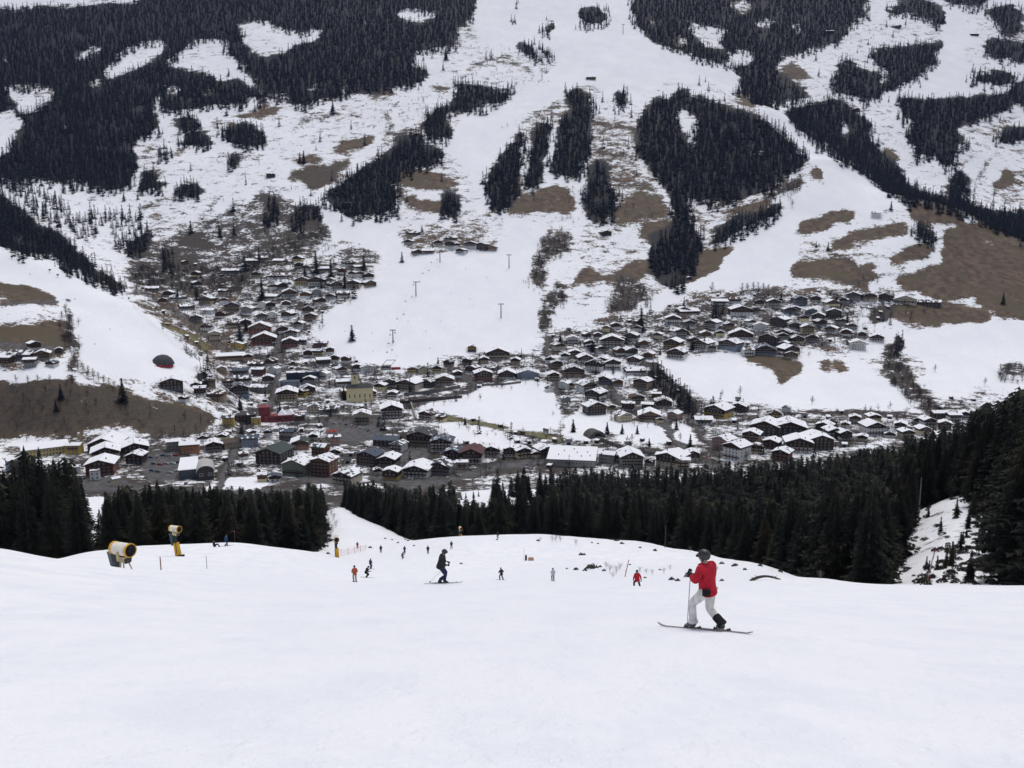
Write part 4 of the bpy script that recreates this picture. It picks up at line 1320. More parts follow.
# which of them show: front to back over a coarse picture
buf = np.full((620, 1030), 0, np.int32)
order = np.argsort(NEARW[:, 1]); vis = np.zeros(len(nu))
for i in order:
    ub, vb = nu[i], nv[i]
    ut, vt = project(NEARW[i, 0], NEARW[i, 1], nz[i] + hh[i])
    k = px_per_m(NEARW[i, 0], NEARW[i, 1], nz[i])
    half = hh[i] * 0.15 * k
    for vv in range(int(max(vt, 0)), int(min(vb, 586))):
        wv = half * (vv - vt) / max(vb - vt, 1)
        a, c = int(max(ub - wv, 0)), int(min(ub + wv + 1, 1024))
        if c <= a: continue
        if vv > 540 and vv > np.interp(ub, [0, 45, 90, 236, 300, 440, 540, 640, 700, 760, 830, 870, 1024], [548, 557, 551, 541, 549, 538, 534, 541, 552, 562, 578, 585, 585]): continue
        row = buf[vv, a:c]
        vis[i] += np.count_nonzero(row == 0)
        row[row == 0] = 1
rank = np.argsort(-vis)
single = set(rank[:240].tolist())

VARIANTS = []
for k in range(6):
    V, T = spruce_data(22.0, 400 + k, 46, 9, True, 0.05 if k > 3 else 0.0)
    crown = np_mesh('spruce_crown', V, T, NEEDLE)
    mb = MB(); mb.tube((0, 0, -1.2), (0, 0, 12), 0.27, 0.15, 7); mb.tube((0, 0, 12), (0, 0, 21.3), 0.15, 0.02, 6)
    VARIANTS.append((crown, mb.mesh('spruce_trunk', BARK)))

AREAS = [(-400, 112, 'in the tall wood at the left end of the snow crest', 'spruces at the left end of the crest'),
         (112, 230, 'in the wood behind the two yellow snow cannons', 'spruces behind the two snow cannons'),
         (230, 322, 'in the wood just left of the narrow lower run', 'spruces left of the narrow lower run'),
         (322, 470, 'in the wood right of the narrow lower run', 'spruces right of the narrow lower run'),
         (470, 600, 'in the wood below the long white roofed hall', 'spruces below the white roofed hall'),
         (600, 720, 'in the wood between the white hall and the red skier', 'spruces between the white hall and the red skier'),
         (720, 860, 'in the wood beyond the red skier', 'spruces beyond the red skier'),
         (860, 2000, 'around the snowy clearing at the right edge', 'spruces around the clearing at the right')]
ORD = ['leftmost', 'second from the left', 'third from the left', 'fourth from the left', 'fifth from the left', 'sixth from the left']
front = {}
for n, (a, b, txt, grp) in enumerate(AREAS):
    ids = [i for i in single if a <= nu[i] < b]
    best = sorted(ids, key=lambda i: -vis[i])[:6]
    for k, i in enumerate(sorted(best, key=lambda i: nu[i])):
        front[i] = '%s of the six spruces showing most %s' % (ORD[k], txt)
for i in range(len(nu)):
    if i not in single: continue
    crown, trunk = VARIANTS[int(RNG.integers(6))]
    for a, b, txt, grp in AREAS:
        if a <= nu[i] < b: break
    lab = front.get(i) or 'dark green spruce standing ' + txt
    if len(lab.split()) > 16: lab = lab.replace('of the six spruces showing most', 'of six big spruces')
    if len(lab.split()) > 16: lab = lab.replace('standing ', '').replace('from the left', 'from left')
    if len(lab.split()) > 16: lab = lab.replace('of six big spruces', 'spruce')
    root = thing('spruce_tree', lab, 'tree', (NEARW[i, 0], NEARW[i, 1], nz[i] - 0.3), RNG.uniform(0, 6.28), grp)
    s = hh[i] / 22.0
    root.scale = (s * wide[i] * RNG.uniform(.95, 1.25), s * wide[i] * RNG.uniform(.95, 1.25), s)
    link('crown', crown, root); link('trunk', trunk, root)
rest = []
for i in range(len(nu)):
    if i in single: continue
    p = MIDSPRUCE[int(RNG.integers(5))]
    rest.append((p[0], p[1], NEARW[i, 0], NEARW[i, 1], nz[i] - .3, hh[i] * wide[i] * RNG.uniform(1.0, 1.35), hh[i], RNG.uniform(0, 6.28)))
V, T = merge(rest)
tag(link('spruce_forest', np_mesh('spruce_forest', V, T, NEEDLE)), 'deep part of the spruce wood behind its front trees', None, None, 'stuff')
sp, ba = far_woods()
print('far spruces', len(sp), 'bare', len(ba), 'near', len(nu))
V, T = merge(sp)
tag(link('mountain_forest', np_mesh('mountain_forest', V, T, NEEDLE_HAZED)), 'dark spruce forest patches on the mountain opposite', None, None, 'stuff')
V, T = merge(ba)
tag(link('bare_woods', np_mesh('bare_woods', V, T, TWIG)), 'leafless brown scrub along streams and banks of the valley', None, None, 'stuff')

# ------------------------------------------------------------------ the village
WALLC = {'w': ('white', (.68, .67, .64)), 'c': ('cream', (.52, .45, .34)), 'y': ('yellow', (.50, .36, .10)), 'p': ('pale pink', (.42, .28, .24)),
         'g': ('grey green', (.17, .20, .15)), 'b': ('blue grey', (.22, .26, .32)), 'o': ('orange', (.45, .20, .09)), 't': ('tan', (.36, .28, .19)),
         'e': ('grey', (.27, .26, .25)), 'r': ('red brown', (.20, .075, .05)), 'k': ('dark', (.07, .065, .065)), 'q': ('light yellow', (.74, .63, .38))}
TIMB = {'d': ('dark timber', (.060, .037, .025)), 'm': ('brown timber', (.105, .055, .032)), 'l': ('light brown timber', (.20, .115, .06)), 'n': ('plain', None)}
ROOFC = {'d': ('dark grey', (.055, .056, .06)), 'h': ('brown', (.085, .06, .048)), 's': ('slate blue', (.07, .085, .11)), 'v': ('maroon', (.10, .045, .045)), 'z': ('green grey', (.05, .065, .062))}
wall_m = {k: mat('plaster_' + v[0].replace(' ', '_'), v[1], .9, .10, .5) for k, v in WALLC.items()}
timb_m = {k: mat('boards_' + k + '_wood', v[1], .9, .35, 1.2, streak=(1, 1, .15)) for k, v in TIMB.items() if v[1]}
roof_m = {k: mat('roofing_' + v[0].replace(' ', '_'), v[1], .8, .25, 1.0) for k, v in ROOFC.items()}
SNOWM = mat('roof_snow', (.83, .84, .87), .8, .03, .6)
GLASS = mat('window_glass', (.035, .042, .05), .15, .3, .5, spec=.5)
FRAME = mat('white_frame', (.55, .54, .51), .7, .06, 1)
STEEL = mat('galvanised_steel', (.17, .175, .18), .5, .12, 1.0, metal=.4)
CONC = mat('concrete', (.30, .29, .28), .9, .2, .3)
DARKC = mat('dark_opening', (.02, .02, .022), .9, .2, 1)
RAIL = timb_m['d']


def window_mesh():
    mb = MB()
    mb.box((0, 0, 0.72), (1.02, .10, 1.30), mi=1)
    for sx in (-.58, .58): mb.box((sx, -.02, .72), (.14, .16, 1.46))
    for z in (.04, 1.42): mb.box((0, -.02, z), (1.02, .16, .12))
    mb.box((0, -.045, .72), (.07, .05, 1.28))
    return mb.mesh('window', [FRAME, GLASS])


WIN = window_mesh()


def snow_sheet(p0, ex, ey, nrm, nx, ny, amount, rnd, t=.28):
    """snow lying on a sloping roof: p0 corner, ex and ey edge vectors; bare patches where it slid or melted"""
    mb = MB(); K = np.ones((ny, nx), bool)
    ph = rnd.uniform(0, 99); band = rnd.random() < .4
    gi, gj = np.meshgrid(np.arange(nx), np.arange(ny))
    nn = fbm(ph + gi * .38, ph + gj * .62, 9, 3) + .5
    if band: nn = nn + ((gi % 3) == 1) * .10
    K = nn < amount
    if amount > .3 and not K.any(): K[:] = True
    V = {}

    def vert(i, j, top):
        return p0 + ex * (i / nx) + ey * (j / ny) + nrm * (t if top else .012)
    for j in range(ny):
        for i in range(nx):
            if not K[j, i]: continue
            mb.add([vert(i, j, 1), vert(i + 1, j, 1), vert(i + 1, j + 1, 1), vert(i, j + 1, 1)], [(0, 1, 2, 3)])
            for (a, b, di, dj) in (((i, j), (i + 1, j), 0, -1), ((i + 1, j), (i + 1, j + 1), 1, 0), ((i + 1, j + 1), (i, j + 1), 0, 1), ((i, j + 1), (i, j), -1, 0)):
                ii, jj = i + di, j + dj
                if 0 <= ii < nx and 0 <= jj < ny and K[jj, ii]: continue
                mb.add([vert(*a, 1), vert(*b, 1), vert(*b, 0), vert(*a, 0)], [(0, 1, 2, 3)])
    return mb


def house(u, v, wpx, kind, wall, timb, roofc, amount, rot, label, group, cat='house', floors=None, D=None, name=None, base=None, deep=None):
    """a pitched-roof house whose front wall stands at the sight line (u, v), wpx pixels wide"""
    rnd = random.Random(int(u * 131 + v * 17))
    p = base or hit(u, v, 560)
    k = px_per_m(*p)
    W = wpx / k * (.90 if wpx < 20 else .95)
    rz = math.radians(rot) - math.atan2(p.x, p.y) * .75
    if kind in 'CH':
        D = D or W * rnd.uniform(.85, 1.15)
    else:
        D = D or min(W * .62, 14) + 1
    if floors is None:
        floors = 2 if W < 9.5 else 3 if W < 17 else 4
        if kind == 'H': floors = 4 if W < 22 else 5
        if kind == 'S' and W > 16: floors = 2
    fh = 2.7; E = floors * fh + .3
    if kind in 'CH': E -= fh * .6
    pit = math.tan(math.radians(rnd.uniform(17, 23)))
    low = -4.0
    root = thing(name or ('hotel' if kind == 'H' else 'chalet'), label, cat, (p.x, p.y, p.z - .1), rz, group)
    mw = MB()
    gable = kind in 'CH'
    half = W / 2 if gable else D / 2
    R = E + half * pit
    if gable:
        prof = [(-W / 2, low), (W / 2, low), (W / 2, E), (0, R), (-W / 2, E)]
        n = 5
        vs = [(x, 0, z) for x, z in prof] + [(x, D, z) for x, z in prof]
    else:
        prof = [(0, low), (D, low), (D, E), (D / 2, R), (0, E)]
        n = 5
        vs = [(-W / 2, y, z) for y, z in prof] + [(W / 2, y, z) for y, z in prof]
    fs = [(0, 1, 2, 3, 4), (9, 8, 7, 6, 5)] + [((i + 1) % n, i, n + i, n + (i + 1) % n) for i in range(n)]
    mw.add(vs, fs); mw.build('wall', wall_m[wall], root)
    # boarded upper storeys, a little proud of the plaster
    zt = (fh * (1 if floors <= 3 else 2) + .15 if rnd.random() < .5 else max(fh, E - fh * .75)) if timb != 'n' else None
    if timb != 'n':
        mc = MB(); e = .07
        if gable:
            pr = [(-W / 2 - e, zt), (W / 2 + e, zt), (W / 2 + e, E - .03), (0, R - .05), (-W / 2 - e, E - .03)]
            mc.add([(x, -e, z) for x, z in pr] + [(x, D + e, z) for x, z in pr], fs)
        else:
            mc.box((0, D / 2, (zt + E) / 2 - .03), (W + 2 * e, D + 2 * e, E - zt - .03))
        mc.build('cladding', timb_m[timb], root)
    # roof
    ov = min(1.3, W * .09); og = min(1.4, W * .10)
    mr = MB(); th = .26
    sl = math.sqrt(1 + pit * pit)
    snow = []
    for s in (-1, 1):
        if gable:
            a = Vector((0, -og, R + .03)); b = Vector((s * (W / 2 + ov), -og, R + .03 - (W / 2 + ov) * pit)); ln = Vector((0, D + og * 2, 0))
        else:
            a = Vector((-W / 2 - og, D / 2, R + .03)); b = Vector((-W / 2 - og, D / 2 + s * (D / 2 + ov), R + .03 - (D / 2 + ov) * pit)); ln = Vector((W + 2 * og, 0, 0))
        nr = (b - a).cross(ln); nr.normalize()
        if nr.z < 0: nr = -nr
        up = nr * th
        vs = [a, b, b + ln, a + ln, a + up, b + up, b + ln + up, a + ln + up]
        mr.add(vs, [(0, 3, 2, 1), (4, 5, 6, 7), (0, 1, 5, 4), (1, 2, 6, 5), (2, 3, 7, 6), (3, 0, 4, 7)])
        snow.append((a + up, b - a, ln, nr))
    ro = mr.build('roof', roof_m[roofc], root)
    nx = max(4, int(half / 1.1)); ny = max(5, int((D if gable else W) / 1.2))
    ms = MB()
    for (p0, ex, ey, nr) in snow:
        if amount > .02:
            q = snow_sheet(p0, ex, ey, nr, nx, ny, amount * rnd.uniform(.9, 1.12), rnd)
            ms.add(q.v, q.f)
    if ms.v: ms.build('snow_cover', SNOWM, ro)
    if W > 7:
        mk = MB(); cx = rnd.uniform(.12, .3) * W * rnd.choice((-1, 1)); cy = D * rnd.uniform(.3, .6)
        zc = R - abs(cx) * pit if gable else R - abs(cy - D / 2) * pit
        mk.box((cx, cy, zc + .5), (.8, .8, 2.2)); mk.box((cx, cy, zc + 1.68), (1.0, 1.0, .14))
        mk.build('chimney', wall_m['e'], ro)
    if wpx >= 10:
        nb = min(floors - 1, 4)
        for f in range(1, nb + 1):
            if rnd.random() < .18: continue
            z = f * fh + .1
            ww = W * (.94 if gable else .8)
            if gable and z + 1 > E: ww = max(2.5, (R - z - 1.2) / pit * 1.5)
            bm_ = MB(); bm_.box((0, -.75, z), (ww, 1.3, .16)); bm_.box((0, -1.36, z + .5), (ww, .07, .9))
            for sx in (-1, 1): bm_.box((sx * (ww / 2 - .04), -.75, z + .5), (.07, 1.24, .86))
            bm_.build('balcony', RAIL if timb != 'n' or rnd.random() < .5 else wall_m[wall], root)
    if wpx >= 11.5:
        nwx = max(2, min(5, int(W / 3.4)))
        for f in range(min(floors, 4)):
            z = f * fh + .75
            span = W * .80
            cols = nwx
            if gable and z + 1.6 > E:
                span = min(span, (R - z - 1.9) / pit * 1.5); cols = max(1, min(nwx, int(span / 2.8)))
                if span < 1.5: continue
            for i in range(cols):
                x = -span / 2 + span * (i + .5) / cols
                wo = link('window', WIN, root, (x, -.075 if timb != 'n' and z > (zt or 0) - .3 else -.01, z))
                wo.scale = (1.05, 1, 1.0)
        if wpx >= 20:                                   # a row along each visible flank
            s = -1 if rz > -math.atan2(p.x, p.y) else 1
            for f in range(1, min(floors - 1, 4)):
                for i in range(max(2, int(D / 4.5))):
                    y = D * (i + .5) / max(2, int(D / 4.5))
                    wo = link('window', WIN, root, (s * (W / 2 + .012 + (.07 if timb != 'n' and f * fh + .75 > zt - .3 else 0)), y, f * fh + .75), s * math.pi / 2)
    return root


# u v width kind wall timber roof snow rot ; several per line, grouped by the part of the village
VILLAGE = {
 'west': """
198 287 9 C w d; 152 292 13 S e d; 178 301 16 S w d; 205 305 14 C w m; 188 310 15 S e d; 207 314 13 S w n; 232 312 16 C w d; 246 313 12 C e d; 234 327 15 S w d; 215 340 12 C w n d .8 0 4
260 334 22 H r m h .85 0 4; 262 320 13 C w d; 252 264 14 S e d; 231 274 18 S e d d .7; 246 270 11 C w d; 256 278 11 C c d; 186 264 6 C r d; 195 277 8 C w d; 168 297 10 C w d; 222 296 10 S w d; 220 318 11 C w d; 196 322 12 C e d; 206 331 12 C w d; 246 326 11 C t d; 224 304 9 C w m; 163 304 8 C w d
277 279 20 S w d; 302 286 16 C w m; 316 286 18 C w d; 283 289 11 C e d; 337 290 13 C w d; 262 261 12 S w d; 278 264 13 S w d; 297 262 11 C w d; 306 271 10 C w d; 324 272 13 S w d; 299 268 8 C e d; 352 277 9 C w d; 360 277 8 C w m; 369 279 10 C w d; 341 274 8 S w d; 350 266 13 S w d; 360 270 12 S w d; 353 289 15 C c d; 371 287 12 C t d; 344 297 14 S w d; 321 304 11 C w d; 305 298 11 C w d; 290 298 14 C w m; 268 300 19 S w d; 308 313 12 C w d; 310 320 13 C t m; 271 308 10 C e d; 286 307 9 C w d; 283 333 11 C w d; 291 339 14 C w d; 286 318 12 C w d; 298 328 10 C w d; 272 318 9 C w n; 330 300 10 C w d; 317 295 9 C e d; 330 284 9 C w d; 274 290 9 C w d; 262 308 9 C w d
236 349 14 C y n d .8; 264 345 24 H r m h .85 0 4; 290 348 16 C r m h .8 0 4; 231 360 28 S t l d .9; 256 368 16 S w d; 257 376 13 S r m; 240 375 17 S e d s .4; 243 383 18 S w d s .5; 258 392 18 S e n d .7; 210 387 12 C t n; 213 399 22 S l l h .4; 240 396 18 C b d s .35; 248 361 10 C w d; 268 366 12 C w m; 222 374 10 C t n; 200 396 12 S w d; 228 388 12 S w d; 268 383 12 C w d; 273 374 9 C w d
""",
 'centre': """
287 401 21 H w d h .8 0 4; 290 388 18 F b n s .2; 309 384 12 C e d; 300 397 11 C y d; 309 394 14 C w d d .6 10; 322 379 11 C w n; 324 366 14 S w d; 337 372 14 S w d; 300 344 14 S e d; 320 347 14 S r d; 334 362 9 C w d; 342 374 11 C w d; 345 386 17 S w d; 368 373 14 C w n d .5; 379 391 12 C w d; 308 357 10 C w d; 318 357 12 S w d; 330 354 9 C w d; 345 363 9 C w d; 357 371 9 C w d; 392 399 10 C w d; 314 414 15 C c n d .5; 303 410 9 C w n; 330 414 20 S e n d .5; 372 398 10 C w d; 346 398 10 S h d; 388 410 12 C w d d .6
235 448 22 S t n h .2; 250 447 18 S b n s .35; 228 426 12 S y n; 245 423 22 S k d d .3 0 3; 256 425 9 F y n d .6; 214 452 17 C e d d .7 5; 190 454 19 S o n d .6; 174 451 14 S e n d .8; 203 442 11 C w d; 244 460 9 S w d; 275 482 13 C w d; 262 482 10 S w d d .8; 300 450 18 C o l z .3; 286 440 16 S e d s .3 -20; 318 456 16 S r d s .5; 320 476 21 H r l h .6 -25 5; 342 484 22 H w d d .65 -30 3; 362 424 18 H c n h .7 0 4; 366 466 22 H k d s .12 -28 4; 386 467 19 C e d d .8 -18; 390 480 17 C y d d .75 -18; 392 418 22 C w d d .85; 385 446 26 S k d s .10 -15; 268 464 28 H z d z .12 -25 4; 293 476 24 H g n d .75 -22 4; 335 456 12 C w d; 352 474 10 C w d; 313 440 10 C w d d .7; 335 446 12 S p n d .6; 404 438 10 S t n d .5; 396 452 14 C w n d .5; 378 475 9 C w d; 300 424 11 S e d d .5; 268 436 9 C w d; 222 440 9 C w d; 308 464 11 C o m d .6; 277 450 9 S w d d .5; 253 436 8 C w d
""",
 'east': """
406 391 22 C c m d .9; 425 387 14 C k d; 444 385 20 C w l h .7 0 3; 390 387 14 C w d; 425 420 16 C w d; 484 381 19 C r d h .8; 498 360 24 C c d d .9; 472 352 9 C k d; 424 374 11 C w d; 447 367 9 C w d; 412 374 10 C w d; 437 373 10 C w d; 470 373 12 C w d; 507 379 18 H w d d .8 0 3; 528 379 23 H b n d .6 0 3; 466 365 9 C e d; 515 365 10 C w d; 484 364 10 C w d; 458 378 9 C w d; 440 422 10 S w d
419 446 27 H t d d .25 -15 4; 441 452 22 C w d s .3; 452 460 19 C k d s .35 -18 3; 471 464 22 C w d v .08 -8; 491 457 18 C w d d .75 -5; 415 478 26 C w d d .7 -15 3; 438 475 24 C e d d .45 -15 3; 462 469 12 S w n; 510 457 14 C w d; 524 458 16 C w d d .7 20; 548 457 18 C g d d .75; 536 458 10 C w d; 480 450 9 C w d
557 368 12 C w d; 554 380 12 C c d; 574 378 22 C w d; 593 371 19 C w d; 560 350 12 C c d; 573 343 12 C w d; 575 357 12 C w m; 590 347 10 C w d; 592 401 18 C w d; 597 415 20 C k d d .6 20; 563 389 10 C w n; 571 388 8 C w d; 583 388 10 C w d; 565 360 9 C w d; 584 360 9 C w d; 549 364 9 C w d; 550 392 8 C w n; 567 402 9 C e n
612 347 24 C w d; 630 340 14 C w d; 671 349 18 C y d h .9; 673 325 16 C w d; 692 325 10 C w d; 681 338 14 C w d; 694 344 11 C w d; 675 359 19 C w d; 602 353 11 C w d; 621 355 11 C w m; 592 351 12 C w d; 588 339 8 C w d; 598 339 8 C w d; 586 365 16 C w d; 601 367 16 C w d; 613 370 17 C w d; 632 355 14 C w d; 633 364 14 C w d; 636 375 20 S w d; 690 315 22 S p d h .85; 606 332 8 C w d; 616 329 9 C w d; 644 347 9 C e d; 648 359 10 C e d; 657 339 9 C w d; 622 343 8 C w d; 637 332 9 C w d
590 393 17 C w d; 604 384 14 C b d; 638 403 15 C c d; 664 408 17 C w d; 626 422 15 C w n; 650 422 23 C c l h .85 0 3; 628 411 13 S w d; 618 387 11 C e d; 672 420 12 C p n; 640 389 17 C t m; 656 401 10 S w d; 647 412 12 S w d; 612 410 9 C w d; 660 423 8 C w d
606 464 17 S e n d .7; 632 468 23 C e d d .8; 667 468 26 C c d d .9; 683 470 14 S w n d .8; 693 461 13 C w d d .6; 618 462 9 C w d; 648 466 9 C e d
""",
 'hill': """
690 327 12 C w d; 710 329 14 C w d; 685 337 9 C w d; 699 350 19 C w d h .85; 727 350 20 C b d; 741 339 24 H w d d .85 0 3; 742 316 22 C w d d .8; 760 330 14 H w n d .8 0 3; 767 344 19 C k d; 783 337 14 C w d; 774 308 14 C w d; 777 326 16 C k d; 790 314 13 C b d; 795 329 12 C w d; 765 355 23 H b d s .35 0 3; 749 356 13 S w n; 792 356 18 C w d h .8; 797 303 12 C w d; 720 305 17 S w d d .9; 684 314 13 C p d; 735 303 14 S w d; 706 338 11 C w d; 720 337 9 C w d; 755 314 11 C w m; 730 329 10 C w d; 783 348 10 C w d; 752 326 9 C w d; 712 352 9 C e d; 760 306 9 C w d; 780 357 8 C w d
801 305 14 C b d; 795 313 12 C w d; 793 328 11 C w d; 833 309 14 C q d; 818 320 13 C k d; 834 318 15 C k d; 812 315 11 C b d; 853 301 14 C e d; 870 302 14 C w d; 884 300 12 C k d; 905 304 22 H c n d .85 0 3; 929 306 22 S k d d .5; 783 340 11 C w d; 808 334 14 C w d; 798 343 13 C w d; 791 359 14 C t m; 812 342 11 C e d; 830 333 12 C w d; 822 326 11 C b d; 877 342 14 C w d h .8; 858 350 16 C w n; 846 336 10 C w d; 852 330 9 C e d; 816 302 9 C w d; 842 325 9 C e d; 862 338 8 C e d; 805 322 9 C w d; 826 312 8 C w d; 843 304 9 C e d
""",
 'low': """
714 418 23 C y d d .85; 738 412 16 C k d; 704 425 18 S w d d .9; 719 450 19 H p n d .85 -35 4; 731 460 20 H w d d .8 -35 5; 750 444 18 H w d d .85 -15 4; 764 436 29 H k d d .75 -12 4; 790 437 32 H k d d .7 0 4; 756 454 13 C w d; 770 449 16 C r d d .75 -20; 780 460 17 C r d d .8 -20; 799 453 26 C w d d .9; 821 450 26 C k d d .9; 823 432 16 C c d d .8; 775 420 14 C w d; 742 458 10 C w d; 835 438 15 C w d d .9 20; 810 444 14 C w d d .9 20; 876 436 20 C w d d .9 20; 846 440 14 C w d d .9 25; 855 424 11 C e d; 875 423 13 C w d; 900 431 12 C w d d .9; 908 439 13 C w d d .9 20; 925 436 13 C w d d .9 20; 930 427 13 C w d d .9 20; 945 430 12 C k d d .85; 940 421 14 S w d d .9 20; 955 423 13 S w d d .9 20; 965 420 11 C w d d .9; 890 438 11 C w d; 918 424 10 C w d d .9; 978 416 10 C w d; 845 428 9 C w d; 832 426 10 C t d; 866 430 9 C w d; 800 428 9 C w d; 786 412 9 C w n; 985 410 9 C w d; 862 441 10 C w d d .9
""",
 'left': """
19 360 24 S e d d .45; 42 360 15 C e d; 59 353 7 C k d; 30 368 12 S e d; 5 366 12 S w d; 50 367 10 C w d; 36 350 11 C w d; 73 455 15 S y n d .9; 16 470 14 S b n d .8; 103 452 30 H k d d .8 -12 3; 106 463 26 C w d d .8; 100 476 27 H r m d .9 -6 4; 135 455 26 H t d d .75 8 3; 134 464 17 C k d d .7 -15; 76 474 9 S w n; 58 470 8 C w n; 95 480 9 F w n; 172 391 22 C k d d .7; 196 388 10 C w d; 182 402 9 C w d; 30 473 9 C w n; 46 474 9 S w n; 117 486 8 S w n d .95
""",
 'hamlet': """
414 236 15 S t m d .5; 470 249 14 C w d; 450 249 12 C w d; 428 254 12 S e d; 481 250 12 C k d; 492 251 9 C e d; 451 241 14 S t d; 438 246 10 C w d; 460 254 10 C w d; 408 245 9 C e d; 418 255 9 C e d
271 178 9 S k d; 591 80 10 S t m d .3; 607 236 11 C k d; 895 28 10 S k d; 830 33 8 S k d; 348 207 6 C k d; 640 326 8 C w d; 975 36 8 S k d; 876 218 9 S w n; 690 280 5 C k d; 857 112 6 C k d
""",
}
LMARK = [(358, 388, 'the yellow church'), (278, 410, 'the red modern building'), (45, 448, 'the long yellow school'), (574, 452, 'the white roofed hall'),
         (598, 432, 'the tunnel mouth'), (386, 362, 'the chairlift station'), (163, 356, 'the dark domed hut'), (293, 462, 'the grey green hotel'),
         (500, 405, 'the open snow field'), (676, 390, 'the village spruce row'), (777, 424, 'the two dark gabled hotels'), (929, 300, 'the dark hillside barn'),
         (752, 288, 'the pale leafless tree row'), (300, 370, 'the dark glass block'), (450, 242, 'the hamlet between pistes'), (895, 360, 'the wooded gully'),
         (202, 476, 'the arched grey hall'), (264, 338, 'the brown gabled hotels'), (330, 270, 'the tall village spruces'), (200, 285, 'the western hillside'), (970, 415, 'the road junction')]
NTH = ['nearest', 'second', 'third', 'fourth', 'fifth', 'sixth', 'seventh', 'eighth', 'ninth', 'tenth', 'eleventh', 'twelfth', 'thirteenth', 'fourteenth', 'fifteenth', 'sixteenth', 'seventeenth', 'eighteenth', 'nineteenth', 'twentieth']


def where(u, v, pool):
    """landmark, direction on sight and rank key of a place"""
    d = [((u - a) ** 2 + (1.4 * (v - b)) ** 2, i) for i, (a, b, n) in enumerate(LMARK)]
    dist, i = min(d); a, b, n = LMARK[i]
    du, dv = u - a, 1.4 * (v - b)
    ang = math.degrees(math.atan2(-dv, du)) % 360
    dr = ['right of', 'above and right of', 'above', 'above and left of', 'left of', 'below and left of', 'below', 'below and right of'][int((ang + 22.5) // 45) % 8]
    pool.setdefault((i, dr), []).append(dist)
    return i, dr, dist, n


ROWS = []
for area, txt in VILLAGE.items():
    for e in txt.replace('\n', ';').split(';'):
        t = e.split()
        if len(t) < 6: continue
        u, v, wp = float(t[0]), float(t[1]), float(t[2]); kind, wl, tb = t[3:6]
        if tb == 'd' and wp < 18 and random.random() < .22: tb = random.choice('nml')
        if wl == 'w' and random.random() < .3: wl = random.choice('cqt')
        if wl in 'lhz': wl = {'l': 't', 'h': 'r', 'z': 'k'}[wl]
        rc = t[6] if len(t) > 6 else random.choice('ddhsdh')
        am = float(t[7]) if len(t) > 7 else random.choice((random.uniform(.34, .6), random.uniform(.5, .9), random.uniform(.6, .9)))
        rt = float(t[8]) if len(t) > 8 else random.choice((0, -8, 8, -18, 15, 4, -28, 25))
        fl = int(t[9]) if len(t) > 9 else None
        ROWS.append((area, u, v, wp, kind, wl, tb, rc, am, rt, fl))
pool = {}
WH = [where(r[1], r[2], pool) for r in ROWS]
for kx in pool: pool[kx].sort()
GROUPS = {'west': 'houses on the western hillside', 'centre': 'houses in the village centre', 'east': 'houses around the snow field', 'hill': 'chalets on the eastern hillside',
          'low': 'houses along the edge of the near wood', 'left': 'houses at the left edge', 'hamlet': 'farmhouses up on the slopes'}
seen = {}
for r, (li, dr, dist, ln) in zip(ROWS, WH):
    area, u, v, wp, kind, wl, tb, rc, am, rt, fl = r
    n = NTH[min(19, pool[(li, dr)].index(dist))]
    size = 'small' if wp < 10.5 else 'big' if wp > 20 else ''
    what = {'C': 'chalet', 'S': 'long house', 'H': 'hotel', 'F': 'flat roofed block'}[kind]
    top = 'bare roof' if am < .3 else 'patchy snow roof' if am < .62 else 'snowy roof'
    lab = '%s %s %s with %s, %s building %s %s' % (size, WALLC[wl][0], what, top, n, dr, ln)
    lab = ' '.join(lab.split())
    if len(lab.split()) > 16: lab = lab.replace(' building', '').replace('with ', '', 1)
    if len(lab.split()) > 16: lab = lab.replace('and ', '', 1)
    nm = {'C': 'chalet', 'S': 'long_house', 'H': 'hotel', 'F': 'flat_roofed_block'}[kind]
    if kind == 'F':
        p = hit(u, v, 560); W = wp / px_per_m(*p); rz = -math.atan2(p.x, p.y) * .75
        root = thing(nm, lab, 'house', (p.x, p.y, p.z), rz, GROUPS[area])
        mb = MB(); mb.box((0, W * .35, 2.0), (W, W * .7, 10)); mb.build('wall', wall_m[wl], root)
        mb = MB(); mb.box((0, W * .35, 7.12), (W + .6, W * .7 + .6, .24)); rr = mb.build('roof', roof_m[rc], root)
        q = snow_sheet(Vector((-W / 2, 0, 7.24)), Vector((W, 0, 0)), Vector((0, W * .7, 0)), Vector((0, 0, 1)), 8, 6, am, random.Random(int(u)), .2)
        if q.v: q.build('snow_cover', SNOWM, rr)
        for f in range(2):
            for i in range(max(2, int(W / 3))): link('window', WIN, root, (-W / 2 + W * (i + .5) / max(2, int(W / 3)), -.01, 1.0 + f * 3))
        continue
    house(u, v, wp, kind, wl, tb, rc, am, rt, lab, GROUPS[area], floors=fl, name=nm)

